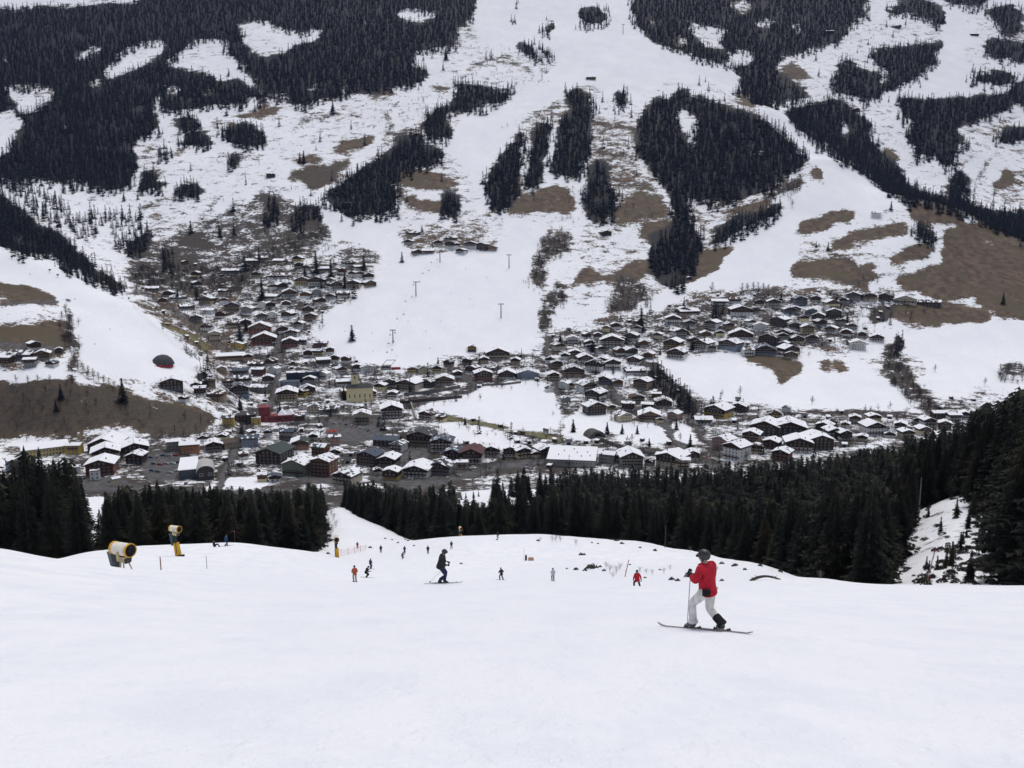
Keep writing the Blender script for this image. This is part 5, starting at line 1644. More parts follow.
# small sheds and garages squeezed between the houses
HP = np.array([(r[1], r[2]) for r in ROWS]); shed_v = []
for k in range(4):
    w_ = (3.2, 4.4, 5.6, 3.8)[k]; e_ = w_ / 2; mb = MB()
    mb.box((0, 2.4, .3), (w_, 4.8, 4.6)); mb.add([(-e_ - .4, -.4, 2.55), (e_ + .4, -.4, 2.55), (e_ + .4, 5.2, 2.75 + k * .35), (-e_ - .4, 5.2, 2.75 + k * .35), (-e_ - .4, -.4, 2.95), (e_ + .4, -.4, 2.95), (e_ + .4, 5.2, 3.15 + k * .35), (-e_ - .4, 5.2, 3.15 + k * .35)], [(3, 2, 1, 0), (4, 5, 6, 7), (0, 1, 5, 4), (1, 2, 6, 5), (2, 3, 7, 6), (3, 0, 4, 7)], 1)
    mb.box((0, -.03, 1.0), (w_ * .6, .1, 2.0), mi=2)
    shed_v.append(mb.mesh('shed', [[timb_m['d'], wall_m['e'], wall_m['w'], timb_m['m']][k], [SNOWM, SNOWM, roof_m['d'], SNOWM][k], DARKC]))
SHEDS = []; tries = 0
while len(SHEDS) < 130 and tries < 9000:
    tries += 1
    u, v = RNG.uniform(135, 985), RNG.uniform(255, 470)
    iu, iv = int(u - U0), int(v - V0)
    if not _villmask[iv, iu] or ROAD[iv, iu] > .3 or SNOW[iv, iu] > .9: continue
    dd = np.abs(HP - (u, v)) / (9, 5.5)
    if np.min(dd.max(1)) < 1: continue
    if any(abs(u - a) < 8 and abs(v - b) < 5 for a, b in SHEDS): continue
    SHEDS.append((u, v))
spool = {}; sw = [where(u, v, spool) for u, v in SHEDS]
for kx in spool: spool[kx].sort()
for i, ((u, v), (li, dr, dist, ln)) in enumerate(zip(SHEDS, sw)):
    p = hit(u, v, 560); o = link('shed', shed_v[i % 4], None, tuple(p), -math.atan2(p.x, p.y) + random.choice((0, .3, -.3, 1.5)))
    n = spool[(li, dr)].index(dist)
    tag(o, '%s shed, %s small shed %s %s' % (['dark timber', 'grey walled', 'white bare roofed', 'brown timber'][i % 4], NTH[min(19, n)], dr, ln), 'shed', 'sheds between the houses')

# ------------------------------------------------------------------ landmarks of the village
def at(u, v, ymin=560): return hit(u, v, ymin)


def face(p): return -math.atan2(p.x, p.y)


# church: long nave side on, hipped dark roof, square tower with a small gabled top behind its left end
p = at(360, 402); k = px_per_m(*p); W = 26 / k; H = 14 / k; D = 11
ch = thing('church', 'yellow church with dark roof and small square tower', 'church', tuple(p), face(p))
mb = MB(); mb.box((0, D / 2, H / 2 - 2), (W, D, H + 4)); mb.build('wall', wall_m['q'], ch)
mb = MB(); e = .6; z = H + .02; rr = 4.6
vs = [(-W / 2 - e, -e, z), (W / 2 + e, -e, z), (W / 2 + e, D + e, z), (-W / 2 - e, D + e, z), (-W / 2 + 1, D / 2, z + rr), (W / 2 - 4, D / 2, z + rr)]
mb.add(vs, [(0, 1, 5, 4), (1, 2, 5), (2, 3, 4, 5), (3, 0, 4), (3, 2, 1, 0)]); mb.build('roof', roof_m['d'], ch)
for i in range(5):
    mb = MB(); x = -W / 2 + W * (i + .6) / 5.2
    mb.box((0, 0, 0), (1.3, .12, 3.6)); mb.tube((0, -.06, 1.8), (0, .06, 1.8), .65, .65, 12)
    mb.build('window', mat('church_window', (.20, .15, .07), .6, .2, 1), ch, (x, -.04, H * .42))
tw = MB(); tx = -W / 2 + 8.5 / k; s = 7.0 / k; tH = H + 13 / k * 1.0
tw.box((tx, D * .75, tH / 2), (s, s, tH)); to = tw.build('tower', wall_m['q'], ch)
mb = MB(); hs = s / 2 + .3
mb.add([(tx - hs, D * .75 - hs, tH + .01), (tx + hs, D * .75 - hs, tH + .01), (tx + hs, D * .75 + hs, tH + .01), (tx - hs, D * .75 + hs, tH + .01), (tx, D * .75, tH + 3.2)], [(0, 1, 4), (1, 2, 4), (2, 3, 4), (3, 0, 4), (3, 2, 1, 0)])
mb.build('tower_roof', roof_m['d'], to)
mb = MB(); mb.box((tx, D * .75 - s / 2 - .03, tH - 3), (1.5, .14, 2.4)); mb.build('belfry_opening', DARKC, to)

# red modern building: tall block at the left, lower long wing to the right, snowy pitched lights on top
p = at(281, 422); k = px_per_m(*p); m1 = 1 / k
RED = mat('red_facade', (.20, .040, .048), .6, .12, .4)
rb = thing('red_modern_building', 'crimson modern building with low wing and tall left block', 'building', tuple(p), face(p))
mb = MB(); mb.box((2 * m1, 7, 2.2), (36 * m1, 14, 8.6)); mb.box((-15.5 * m1, 9.05, 6.5), (11 * m1, 14, 17.6)); mb.build('wall', RED, rb)
mb = MB(); mb.box((-6 * m1, -.06, 3.4), (13 * m1, .3, 2.6)); mb.build('window', mat('tinted_glass', (.09, .012, .02), .2, .2, 1), rb)
for sx in (1.5, 9.5):
    mb = MB(); a = 4.1 * m1
    mb.add([(sx * m1 - a, 2, 6.55), (sx * m1 + a, 2, 6.55), (sx * m1 + a, 12, 6.55), (sx * m1 - a, 12, 6.55), (sx * m1 - a * .2, 6, 11.5), (sx * m1 + a * .2, 10, 11.5)],
           [(0, 1, 4), (1, 2, 5, 4), (2, 3, 5), (3, 0, 4, 5), (3, 2, 1, 0)]); mb.build('roof', SNOWM, rb)

# dark glass block
p = at(303, 382); k = px_per_m(*p); m1 = 1 / k
gb = thing('glass_block', 'dark blue flat glass block with snow patched roof', 'building', tuple(p), face(p))
mb = MB(); mb.box((0, 7, 3), (32 * m1, 14, 16)); mb.build('wall', mat('dark_blue_cladding', (.022, .028, .045), .35, .3, .2), gb)
mb = MB(); mb.box((0, 7, 11.2), (33 * m1, 15, .4)); r_ = mb.build('roof', roof_m['s'], gb)
q = snow_sheet(Vector((-16 * m1, 0, 11.4)), Vector((32 * m1, 0, 0)), Vector((0, 14, 0)), Vector((0, 0, 1)), 14, 6, .56, random.Random(3), .2); q.build('snow_cover', SNOWM, r_)
for f in range(3):
    mb = MB(); mb.box((0, -.05, 1.2 + f * 3.2), (29 * m1, .2, 1.3)); mb.build('window', GLASS, gb)
mb = MB(); mb.box((12 * m1, -.9, 2.6), (6 * m1, 1.6, 5)); mb.build('entrance', FRAME, gb)

# long yellow school at the left edge
p = at(46, 456); k = px_per_m(*p); m1 = 1 / k
sc_ = thing('school', 'long yellow school with one snowy shed roof', 'school', tuple(p), face(p) + math.radians(3))
mb = MB(); mb.box((0, 6, 1.8), (41 * m1, 12, 9)); mb.build('wall', wall_m['y'], sc_)
mb = MB(); a = 21.5 * m1
mb.add([(-a, -.8, 6.32), (a, -.8, 6.32), (a, 13, 9.4), (-a, 13, 9.4), (-a, -.8, 6.62), (a, -.8, 6.62), (a, 13, 9.7), (-a, 13, 9.7)], [(3, 2, 1, 0), (4, 5, 6, 7), (0, 1, 5, 4), (1, 2, 6, 5), (2, 3, 7, 6), (3, 0, 4, 7)])
r_ = mb.build('roof', roof_m['d'], sc_)
q = snow_sheet(Vector((-a, -.8, 6.63)), Vector((2 * a, 0, 0)), Vector((0, 13.8, 3.08)), Vector((0, -.2, .98)), 12, 5, 1.2, random.Random(3), .3); q.build('snow_cover', SNOWM, r_)
for i in range(14): link('window', WIN, sc_, (-a * .93 + a * 1.86 * (i + .5) / 14, -.01, 3.6)).scale = (1.2, 1, 1.3)
for i in range(14): link('window', WIN, sc_, (-a * .93 + a * 1.86 * (i + .5) / 14, -.01, .4)).scale = (1.2, 1, 1.3)

# white roofed hall above the near wood
p = at(571, 467); k = px_per_m(*p); m1 = 1 / k
hl = thing('sports_hall', 'big low hall under an unbroken white snow roof', 'hall', tuple(p), face(p) + math.radians(-5))
L_ = 48 * m1; Dh = 26
mb = MB(); mb.box((0, Dh / 2, 1), (L_, Dh, 9)); mb.build('wall', wall_m['e'], hl)
mb = MB(); mb.add([(-L_ / 2 - .5, -.6, 5.52), (L_ / 2 + .5, -.6, 5.52), (L_ / 2 + .5, Dh + .5, 10.5), (-L_ / 2 - .5, Dh + .5, 10.5), (-L_ / 2 - .5, -.6, 5.9), (L_ / 2 + .5, -.6, 5.9), (L_ / 2 + .5, Dh + .5, 10.9), (-L_ / 2 - .5, Dh + .5, 10.9)],
              [(3, 2, 1, 0), (4, 5, 6, 7), (0, 1, 5, 4), (1, 2, 6, 5), (2, 3, 7, 6), (3, 0, 4, 7)])
r_ = mb.build('roof', roof_m['d'], hl)
q = snow_sheet(Vector((-L_ / 2 - .5, -.6, 5.91)), Vector((L_ + 1, 0, 0)), Vector((0, Dh + 1.1, 5.0)), Vector((0, -.18, .98)), 10, 6, 1.3, random.Random(3), .35); q.build('snow_cover', SNOWM, r_)
for i, (x, y) in enumerate([(-.28, .3), (-.18, .6), (-.05, .2), (.1, .5), (.2, .25), (.32, .55), (.38, .3), (.02, .75)]):
    mb = MB(); mb.tube((0, 0, 0), (0, 0, 1.1), .35, .35, 8); mb.build('roof_vent', DARKC, r_, (x * L_, y * Dh, 6.2 + y * 5))
for i in range(12): link('window', WIN, hl, (-L_ * .46 + L_ * .92 * (i + .5) / 12, -.01, 2.4)).scale = (1.3, 1, 1.2)

# arched grey hall beside the flat blue one
p = at(206, 480); k = px_per_m(*p); m1 = 1 / k
ah = thing('arched_hall', 'hall with arched pale grey roof', 'hall', tuple(p), face(p))
n = 10; r0 = 8.5 * m1
mb = MB(); mb.box((0, 11, 1.5), (15 * m1, 22, 9)); mb.build('wall', wall_m['k'], ah)
mb = MB(); vs = []
for y in (-1.2, 23):
    for rad in (0, .35):
        for i in range(n + 1):
            t = math.pi * i / n
            vs.append((-math.cos(t) * (r0 + rad), y, 6.02 + math.sin(t) * (5.2 + rad)))
m_ = n + 1; fs = []
for i in range(n):
    fs += [(i, i + 1, m_ + i + 1, m_ + i), (2 * m_ + i + 1, 2 * m_ + i, 3 * m_ + i, 3 * m_ + i + 1), (m_ + i, m_ + i + 1, 3 * m_ + i + 1, 3 * m_ + i), (i + 1, i, 2 * m_ + i, 2 * m_ + i + 1)]
mb.add(vs, fs); mb.build('roof', mat('pale_grey_roof', (.42, .41, .39), .7, .1, .3), ah)
mb = MB()
mb.add([(-math.cos(math.pi * i / n) * (r0 - .05), .3, 6.0 + math.sin(math.pi * i / n) * 5.15) for i in range(n + 1)], [tuple(range(n + 1))]); mb.build('gable_front', wall_m['k'], ah)
for sx in (-4, 4): link('window', WIN, ah, (sx * m1, -.01, 3.2)).scale = (2.0, 1, 1.6)
p = at(189, 479); k = px_per_m(*p); m1 = 1 / k
bh = thing('blue_fronted_hall', 'hall with slate blue front and white snow roof', 'hall', tuple(p), face(p))
mb = MB(); mb.box((0, 11, 2), (18 * m1, 22, 11)); mb.build('wall', mat('slate_front', (.07, .09, .11), .6, .15, .3), bh)
mb = MB(); mb.add([(-10 * m1, -1, 7.52), (10 * m1, -1, 7.52), (10 * m1, 23, 11.5), (-7 * m1, 23, 11.5), (-10 * m1, -1, 7.9), (10 * m1, -1, 7.9), (10 * m1, 23, 11.9), (-7 * m1, 23, 11.9)], [(3, 2, 1, 0), (4, 5, 6, 7), (0, 1, 5, 4), (1, 2, 6, 5), (2, 3, 7, 6), (3, 0, 4, 7)])
mb.build('roof', SNOWM, bh)

# domed dark hut with red base on the spur
p = at(163, 367, 600); k = px_per_m(*p); m1 = 1 / k
dh = thing('domed_hut', 'dark domed roof hut with red front on the snowy spur', 'hut', tuple(p), face(p))
r0 = 11 * m1
mb = MB(); mb.lathe([(r0 * 1.02, 1.5), (r0 * 1.02, 2.1), (r0 * .95, 4.6), (r0 * .78, 8.0), (r0 * .48, 10.8), (r0 * .10, 12.0), (.01, 12.0)], 10, c=(0, r0 * .8, 0)); mb.build('roof', roof_m['d'], dh)
mb = MB(); mb.lathe([(r0 * .90, -3), (r0 * .90, 1.9)], 10, c=(0, r0 * .8, 0)); mb.build('wall', mat('red_base', (.32, .035, .04), .7, .15, .5), dh)
mb = MB(); mb.box((-4 * m1, -r0 * .15, 1.0), (9 * m1, 3, 2.4)); mb.build('front_stall', mat('red_base', (.32, .035, .04)), dh)

# tunnel mouth with its earth hood
p = at(598, 438); k = px_per_m(*p); m1 = 1 / k
tn = thing('tunnel_mouth', 'arched dark road tunnel mouth under an earth bank', 'tunnel', tuple(p), face(p) + .5)
vs = []; n = 12
for y, ro in ((0, 0), (14, 0)):
    for rad, zz in ((5.2, 5.2), (8.6, 7.4)):
        for i in range(n + 1):
            t = math.pi * i / n
            vs.append((-math.cos(t) * rad, y, -1.0 + math.sin(t) * zz))
m_ = n + 1; fs = []
for i in range(n):
    fs += [(m_ + i, m_ + i + 1, i + 1, i), (i, i + 1, 2 * m_ + i + 1, 2 * m_ + i), (m_ + i + 1, m_ + i, 3 * m_ + i, 3 * m_ + i + 1)]
mb = MB(); mb.add(vs, fs); mb.build('portal', mat('dark_concrete', (.085, .08, .075), .9, .25, .4), tn)
mb = MB(); mb.add([(-math.cos(math.pi * i / n) * 5.2, 6, -1 + math.sin(math.pi * i / n) * 5.2) for i in range(n + 1)], [tuple(range(n + 1))]); mb.build('opening', DARKC, tn)  # black sheet across the bore stands in for the shade inside

# valley station of the chairlift: steel frame ramp with glazed house and a red counter
p = at(386, 370); k = px_per_m(*p); m1 = 1 / k
ls = thing('chairlift_station', 'steel chairlift valley station at the piste foot', 'station', tuple(p), face(p))
mb = MB(); mb.add([(-6 * m1, 0, -2), (5 * m1, 0, -2), (5 * m1, 8, -2), (-6 * m1, 8, -2), (-4 * m1, 0, 5.5), (5 * m1, 0, 5.5), (5 * m1, 8, 5.5), (-4 * m1, 8, 5.5)], [(0, 1, 5, 4), (1, 2, 6, 5), (2, 3, 7, 6), (3, 0, 4, 7), (4, 5, 6, 7)]); mb.build('wall', wall_m['e'], ls)
mb = MB()
for sx in (-4, 5): mb.tube((sx * m1, 3, 5), ((sx + 5) * m1, 9, 11), .35, .35, 6); mb.tube((sx * m1, 3, 0), (sx * m1, 3, 5.2), .35, .35, 6)
mb.tube((1 * m1, 9, 11), (10 * m1, 9, 11), .45, .45, 6); mb.build('frame', STEEL, ls)
mb = MB(); mb.box((10 * m1, 1, 1.2), (9 * m1, 4, 3.6)); mb.build('red_counter', mat('red_base', (.32, .035, .04)), ls)
mb = MB(); mb.box((-.5 * m1, -.06, 3.6), (8 * m1, .16, 2)); mb.build('window', GLASS, ls)

# footbridge over the road and the stone faced terrace wall of the bend
a = at(411, 404); b = at(416, 420)
fb = thing('footbridge', 'narrow dark footbridge running to the snow field', 'bridge', tuple(a))
d_ = b - a
mb = MB(); nseg = 8
for i in range(nseg):
    q0 = d_ * (i / nseg); q1 = d_ * ((i + 1) / nseg)
    mb.tube(q0 + Vector((0, 0, 1.6)), q1 + Vector((0, 0, 1.6)), 1.1, 1.1, 6)
mb.build('deck', CONC, fb)
mb = MB()
for sx in (-1.2, 1.2): mb.tube(Vector((sx, 0, 3.0)), d_ + Vector((sx, 0, 3.0)), .16, .16, 5)
mb.build('railing', timb_m['d'], fb)


def wall_along(pts, h, th, m, name, label, cat='wall'):
    W_ = [at(*q) for q in pts]
    base = W_[0]; mb = MB()
    for q0, q1 in zip(W_[:-1], W_[1:]):
        d = q1 - q0; nrm = Vector((-d.y, d.x, 0)).normalized() * th / 2
        a0 = q0 - base; a1 = q1 - base
        vs = [a0 - nrm - Vector((0, 0, 1.5)), a1 - nrm - Vector((0, 0, 1.5)), a1 + nrm - Vector((0, 0, 1.5)), a0 + nrm - Vector((0, 0, 1.5))]
        vs += [x + Vector((0, 0, h + 1.5)) for x in vs]
        mb.add(vs, [(0, 1, 5, 4), (1, 2, 6, 5), (2, 3, 7, 6), (3, 0, 4, 7), (4, 5, 6, 7)])
    return tag(mb.build(name, m, None, tuple(base)), label, cat, None, 'thing')


STONE = mat('grey_stone', (.16, .15, .14), .95, .35, .5)
wall_along([(404, 396), (425, 394), (445, 391), (460, 388)], 3.6, .8, STONE, 'retaining_wall', 'long grey retaining wall above the curved village road')
wall_along([(400, 404), (430, 401), (462, 398)], 3.2, .8, mat('dark_stone', (.07, .06, .055), .95, .35, .5), 'retaining_wall', 'dark retaining wall at the upper rim of the snow field')
wall_along([(598, 440), (615, 447), (640, 453), (655, 456)], 3.5, .8, STONE, 'retaining_wall', 'dark retaining wall of the road leaving the tunnel mouth')
wall_along([(482, 386), (505, 385), (521, 383)], 2.4, .6, STONE, 'retaining_wall', 'low grey wall along the top edge of the snow field')

# ------------------------------------------------------------------ parked cars
PAINTS = [('dark', (.03, .03, .035)), ('silver', (.42, .43, .44)), ('white', (.62, .62, .62)), ('red', (.30, .03, .03)), ('blue', (.05, .08, .18)), ('grey', (.14, .145, .15))]
TYRE = mat('tyre', (.015, .015, .015), .9, .2, 3)


def car_mesh(pm):
    mb = MB()
    prof = [(-2.15, .35), (2.15, .35), (2.2, .75), (1.9, .95), (1.0, 1.02), (-1.95, 1.05), (-2.2, .8)]
    n = len(prof); vs = [(x, -.85, z) for x, z in prof] + [(x, .85, z) for x, z in prof]
    mb.add(vs, [tuple(range(n)), tuple(range(2 * n - 1, n - 1, -1))] + [((i + 1) % n, i, n + i, n + (i + 1) % n) for i in range(n)])
    prof = [(1.0, 1.02), (.35, 1.48), (-1.3, 1.5), (-1.9, 1.05)]
    vs = [(x, -.76, z) for x, z in prof] + [(x, .76, z) for x, z in prof]
    mb.add(vs, [(0, 1, 2, 3), (7, 6, 5, 4), (1, 0, 4, 5), (3, 2, 6, 7)], 1); mb.add(vs, [(2, 1, 5, 6)], 0)
    for x in (-1.35, 1.35):
        for y in (-.8, .8): mb.tube((x, y - .1, .32), (x, y + .1, .32), .32, .32, 10, 2)
    return mb.mesh('car_body', [pm, GLASS, TYRE])


CARM = [(n, car_mesh(mat('paint_' + n, c, .35, .05, 1, spec=.5))) for n, c in PAINTS]
CARS = [(151, 458), (157, 457), (163, 456), (169, 456), (176, 456), (154, 464), (160, 465), (166, 464), (173, 464), (179, 463), (152, 471), (158, 472), (170, 473), (177, 471),
        (84, 479), (92, 480), (100, 480), (110, 482), (64, 478), (352, 426), (356, 427), (360, 428), (364, 429), (368, 431), (346, 425), (340, 424), (334, 424), (386, 487), (394, 490), (421, 474), (448, 478), (458, 476),
        (470, 469), (186, 484), (205, 492), (698, 452), (704, 458), (410, 480), (322, 432), (327, 437), (376, 453), (383, 455), (370, 447), (538, 464), (527, 465)]
cpool = {}
cw = [where(u, v, cpool) for u, v in CARS]
for kx in cpool: cpool[kx].sort()
for (u, v), (li, dr, dist, ln) in zip(CARS, cw):
    n, me = CARM[int(RNG.integers(6))]
    p = at(u, v)
    o = link('parked_car', me, None, (p.x, p.y, p.z + .06), random.choice((0, 1.4, 1.6, -.2, .2)))
    tag(o, '%s car parked, %s car %s %s' % (n, NTH[min(19, cpool[(li, dr)].index(dist))], dr, ln), 'car', 'cars parked in the village')

# two red parasols on the plaza
for i, (u, v) in enumerate([(330, 434), (335, 433)]):
    p = at(u, v); root = thing('parasol', 'bright red parasol on the village plaza, ' + ('left' if i == 0 else 'right') + ' one of the pair', 'parasol', tuple(p), 0, 'red parasols on the plaza')
    mb = MB(); mb.tube((0, 0, -.3), (0, 0, 3.2), .08, .08, 6); mb.build('pole', STEEL, root)
    mb = MB(); mb.lathe([(2.4, 2.0), (2.4, 2.3), (1.5, 3.1), (.05, 3.6)], 8); mb.build('canopy', mat('red_canvas', (.50, .03, .03), .8, .1, 1), root)

# ------------------------------------------------------------------ trees that stand alone
SINGLE = [(123, 402, 24), (61, 399, 15), (56, 411, 12), (191, 233, 12), (220, 237, 12), (234, 235, 11), (124, 201, 9), (316, 273, 22), (331, 277, 17), (345, 288, 17), (402, 262, 10), (364, 270, 14), (262, 300, 22), (305, 280, 14),
          (245, 270, 15), (197, 300, 13), (240, 345, 20), (352, 341, 16), (240, 410, 14), (344, 400, 14), (398, 393, 11), (438, 366, 9), (641, 330, 22), (573, 432, 13), (607, 434, 12), (622, 434, 10), (637, 434, 9), (649, 446, 8), (676, 430, 12),
          (813, 440, 13), (692, 350, 12), (704, 350, 14), (828, 250, 8), (816, 247, 6), (1003, 304, 11), (891, 210, 9), (836, 305, 11), (781, 300, 9), (847, 322, 9), (422, 232, 7), (465, 425, 8), (604, 330, 8), (560, 345, 12), (592, 352, 12), (333, 114, 13), (300, 163, 10), (446, 60, 12),
          (304, 163, 12), (598, 405, 12), (246, 330, 12), (690, 447, 13), (178, 300, 12), (280, 412, 10), (470, 370, 12)]
LOWV = []
for k in range(3):
    V, T = spruce_data(1.0, 700 + k, 20, 11, False)
    tm = MB(); tm.tube((0, 0, -.06), (0, 0, .95), .018, .004, 5)
    LOWV.append((np_mesh('spruce_crown', V, T, NEEDLE), tm.mesh('spruce_trunk', BARK)))
tpool = {}
tw_ = [where(u, v, tpool) for u, v, h in SINGLE]
for kx in tpool: tpool[kx].sort()
for (u, v, h), (li, dr, dist, ln) in zip(SINGLE, tw_):
    p = at(u, v); s = h / px_per_m(*p)
    cm, tm = LOWV[int(RNG.integers(3))]
    root = thing('spruce_tree', 'lone dark spruce, %s lone spruce %s %s' % (NTH[min(19, tpool[(li, dr)].index(dist))], dr, ln), 'tree', (p.x, p.y, p.z), RNG.uniform(0, 6), 'spruces standing alone in the valley')
    root.scale = (s * 1.9, s * 1.9, s)
    link('crown', cm, root); link('trunk', tm, root)

BARES = [(712, 293, 13, 'pale'), (742, 293, 12, 'pale'), (747, 294, 13, 'pale'), (753, 294, 14, 'pale'), (758, 294, 14, 'pale'), (763, 294, 13, 'pale'), (768, 294, 12, 'pale')]
BARES += [(78 + i * 5.2, 371 + i * 2.7, 14 - i * .4, 'pale') for i in range(8)]
BARES += [(66, 316, 15, 'brown'), (69, 325, 13, 'brown'), (62, 320, 11, 'brown'), (60, 330, 12, 'brown'), (71, 340, 10, 'brown'), (740, 396, 12, 'pale'), (722, 396, 8, 'pale'), (812, 404, 10, 'pale'), (865, 412, 9, 'pale'), (890, 408, 8, 'brown'), (935, 372, 9, 'brown'),
          (228, 350, 9, 'brown'), (163, 331, 9, 'brown'), (16, 382, 9, 'brown'), (28, 383, 9, 'brown'), (38, 382, 9, 'brown'), (72, 383, 10, 'brown'), (50, 382, 9, 'brown'), (792, 207, 9, 'pale'), (632, 441, 9, 'brown'), (641, 445, 8, 'brown'), (627, 442, 8, 'brown'), (680, 441, 10, 'brown'), (240, 292, 11, 'pale'), (232, 293, 9, 'pale'), (245, 290, 10, 'pale'),
          (480, 400, 8, 'brown'), (468, 398, 7, 'brown'), (1000, 372, 10, 'brown'), (985, 385, 9, 'brown')]
BV = [bare_data(1.0, 800 + k, 46, .55, .36) for k in range(4)]
BMESH = {c: [np_mesh('bare_branches', V, T, m) for V, T in BV] for c, m in (('pale', PALE_TWIG), ('brown', TWIG))}
bpool = {}
bw = [where(u, v, bpool) for u, v, h, c in BARES]
for kx in bpool: bpool[kx].sort()
for (u, v, h, c), (li, dr, dist, ln) in zip(BARES, bw):
    p = at(u, v); s = h / px_per_m(*p)
    o = link('bare_tree', BMESH[c][int(RNG.integers(4))], None, tuple(p), RNG.uniform(0, 6)); o.scale = (s, s, s)
    tag(o, 'leafless %s tree, %s leafless tree %s %s' % (c, NTH[min(19, bpool[(li, dr)].index(dist))], dr, ln), 'tree', 'leafless trees in the valley')

# ------------------------------------------------------------------ chairlift and snow lances on the far slopes
PYL = [(416, 296, 14, 'on the central piste above the village'), (393, 343, 13, 'just above the chairlift station'), (509, 268, 13, 'at the right edge of the central piste, upper one'), (501, 318, 14, 'at the right edge of the central piste, lower one'), (440, 262, 10, 'below the hamlet between the pistes'), (534, 200, 10, 'on the narrow piste neck'), (542, 78, 9, 'high on the upper piste, left'), (623, 34, 9, 'high on the upper piste, right')]
for u, v, h, txt in PYL:
    p = at(u, v); s = h / px_per_m(*p)
    root = thing('lift_pylon', 'grey chairlift pylon with crossarm ' + txt, 'pylon', tuple(p), face(p), 'chairlift pylons')
    mb = MB(); mb.tube((0, 0, -1), (0, 0, s), .85, .6, 8); mb.build('mast', STEEL, root)
    mb = MB(); mb.box((0, 0, s), (8.0, .9, 1.0)); mb.build('crossarm', STEEL, root)
    for sx in (-3, 3):
        mb = MB(); mb.box((sx, 0, s - .5), (.7, 3.8, .9)); mb.build('sheave_train', STEEL, root)
a = at(393, 343); b = at(416, 296); c = at(440, 262); st = at(388, 362)
top = [Vector(st) + Vector((0, 6, 9)), Vector(a) + Vector((0, 0, 13 / px_per_m(*a) - .7)), Vector(b) + Vector((0, 0, 14 / px_per_m(*b) - .7)), Vector(c) + Vector((0, 0, 10 / px_per_m(*c) - .7))]
cm = MB()
cm.box((0, 0, -2.9), (2.4, .12, .8)); cm.box((0, -.35, -3.3), (2.4, .8, .12)); cm.tube((0, 0, 0), (0, 0, -2.6), .07, .07, 5)
CHAIR = cm.mesh('lift_chair', mat('chair_black', (.03, .03, .035), .6, .2, 1))
n = 0
for sx in (-3, 3):
    mb = MB(); mb.path([q + Vector((sx, 0, 0)) - top[0] for q in top], .045, 5)
    tag(mb.build('lift_cable', STEEL, None, tuple(top[0])), 'thin steel chairlift cable over the piste, ' + ('left' if sx < 0 else 'right') + ' strand', 'cable')
    for i in range(8):
        t = (i + .5 + (.25 if sx > 0 else 0)) / 8.3 * (len(top) - 1); j = min(int(t), len(top) - 2); q = top[j].lerp(top[j + 1], t - j)
        o = link('lift_chair', CHAIR, None, (q.x + sx, q.y, q.z))
        tag(o, 'small dark chair, %s from below on the %s chairlift strand' % (NTH[i].replace('nearest', 'first'), 'left' if sx < 0 else 'right'), 'lift chair', 'chairs of the chairlift')
LAN = [(12, 259), (19, 263), (50, 272), (58, 277), (90, 285), (97, 288), (129, 300), (139, 307)]
lm = MB(); lm.tube((0, 0, -.5), (0, 0, 1.6), .14, .10, 6); lm.tube((-.9, 0, 2.1), (.9, -.3, 2.3), .55, .6, 10); lm.box((0, 0, 1.5), (.8, .6, .5))
LANM = lm.mesh('far_snow_cannon', mat('chair_black', (.03, .03, .035)))
for i, (u, v) in enumerate(LAN):
    p = at(u, v, 700); o = link('snow_cannon', LANM, None, tuple(p)); o.scale = (1.3,) * 3
    tag(o, 'small dark snow cannon on the left spur piste, ' + ['first', 'second', 'third', 'fourth', 'fifth', 'sixth', 'seventh', 'eighth'][i] + ' from the left', 'snow cannon', 'snow cannons along the left spur')

# ------------------------------------------------------------------ snow cannons
YEL = mat('cannon_yellow', (.60, .34, .02), .5, .12, 2); IVORY = mat('cannon_ivory', (.72, .68, .60), .5, .08, 2); DKM = mat('cannon_dark', (.025, .025, .03), .5, .2, 2); BOXG = mat('cannon_box', (.10, .12, .14), .6, .2, 2); PALEY = mat('cannon_pale', (.50, .40, .24), .6, .15, 2)


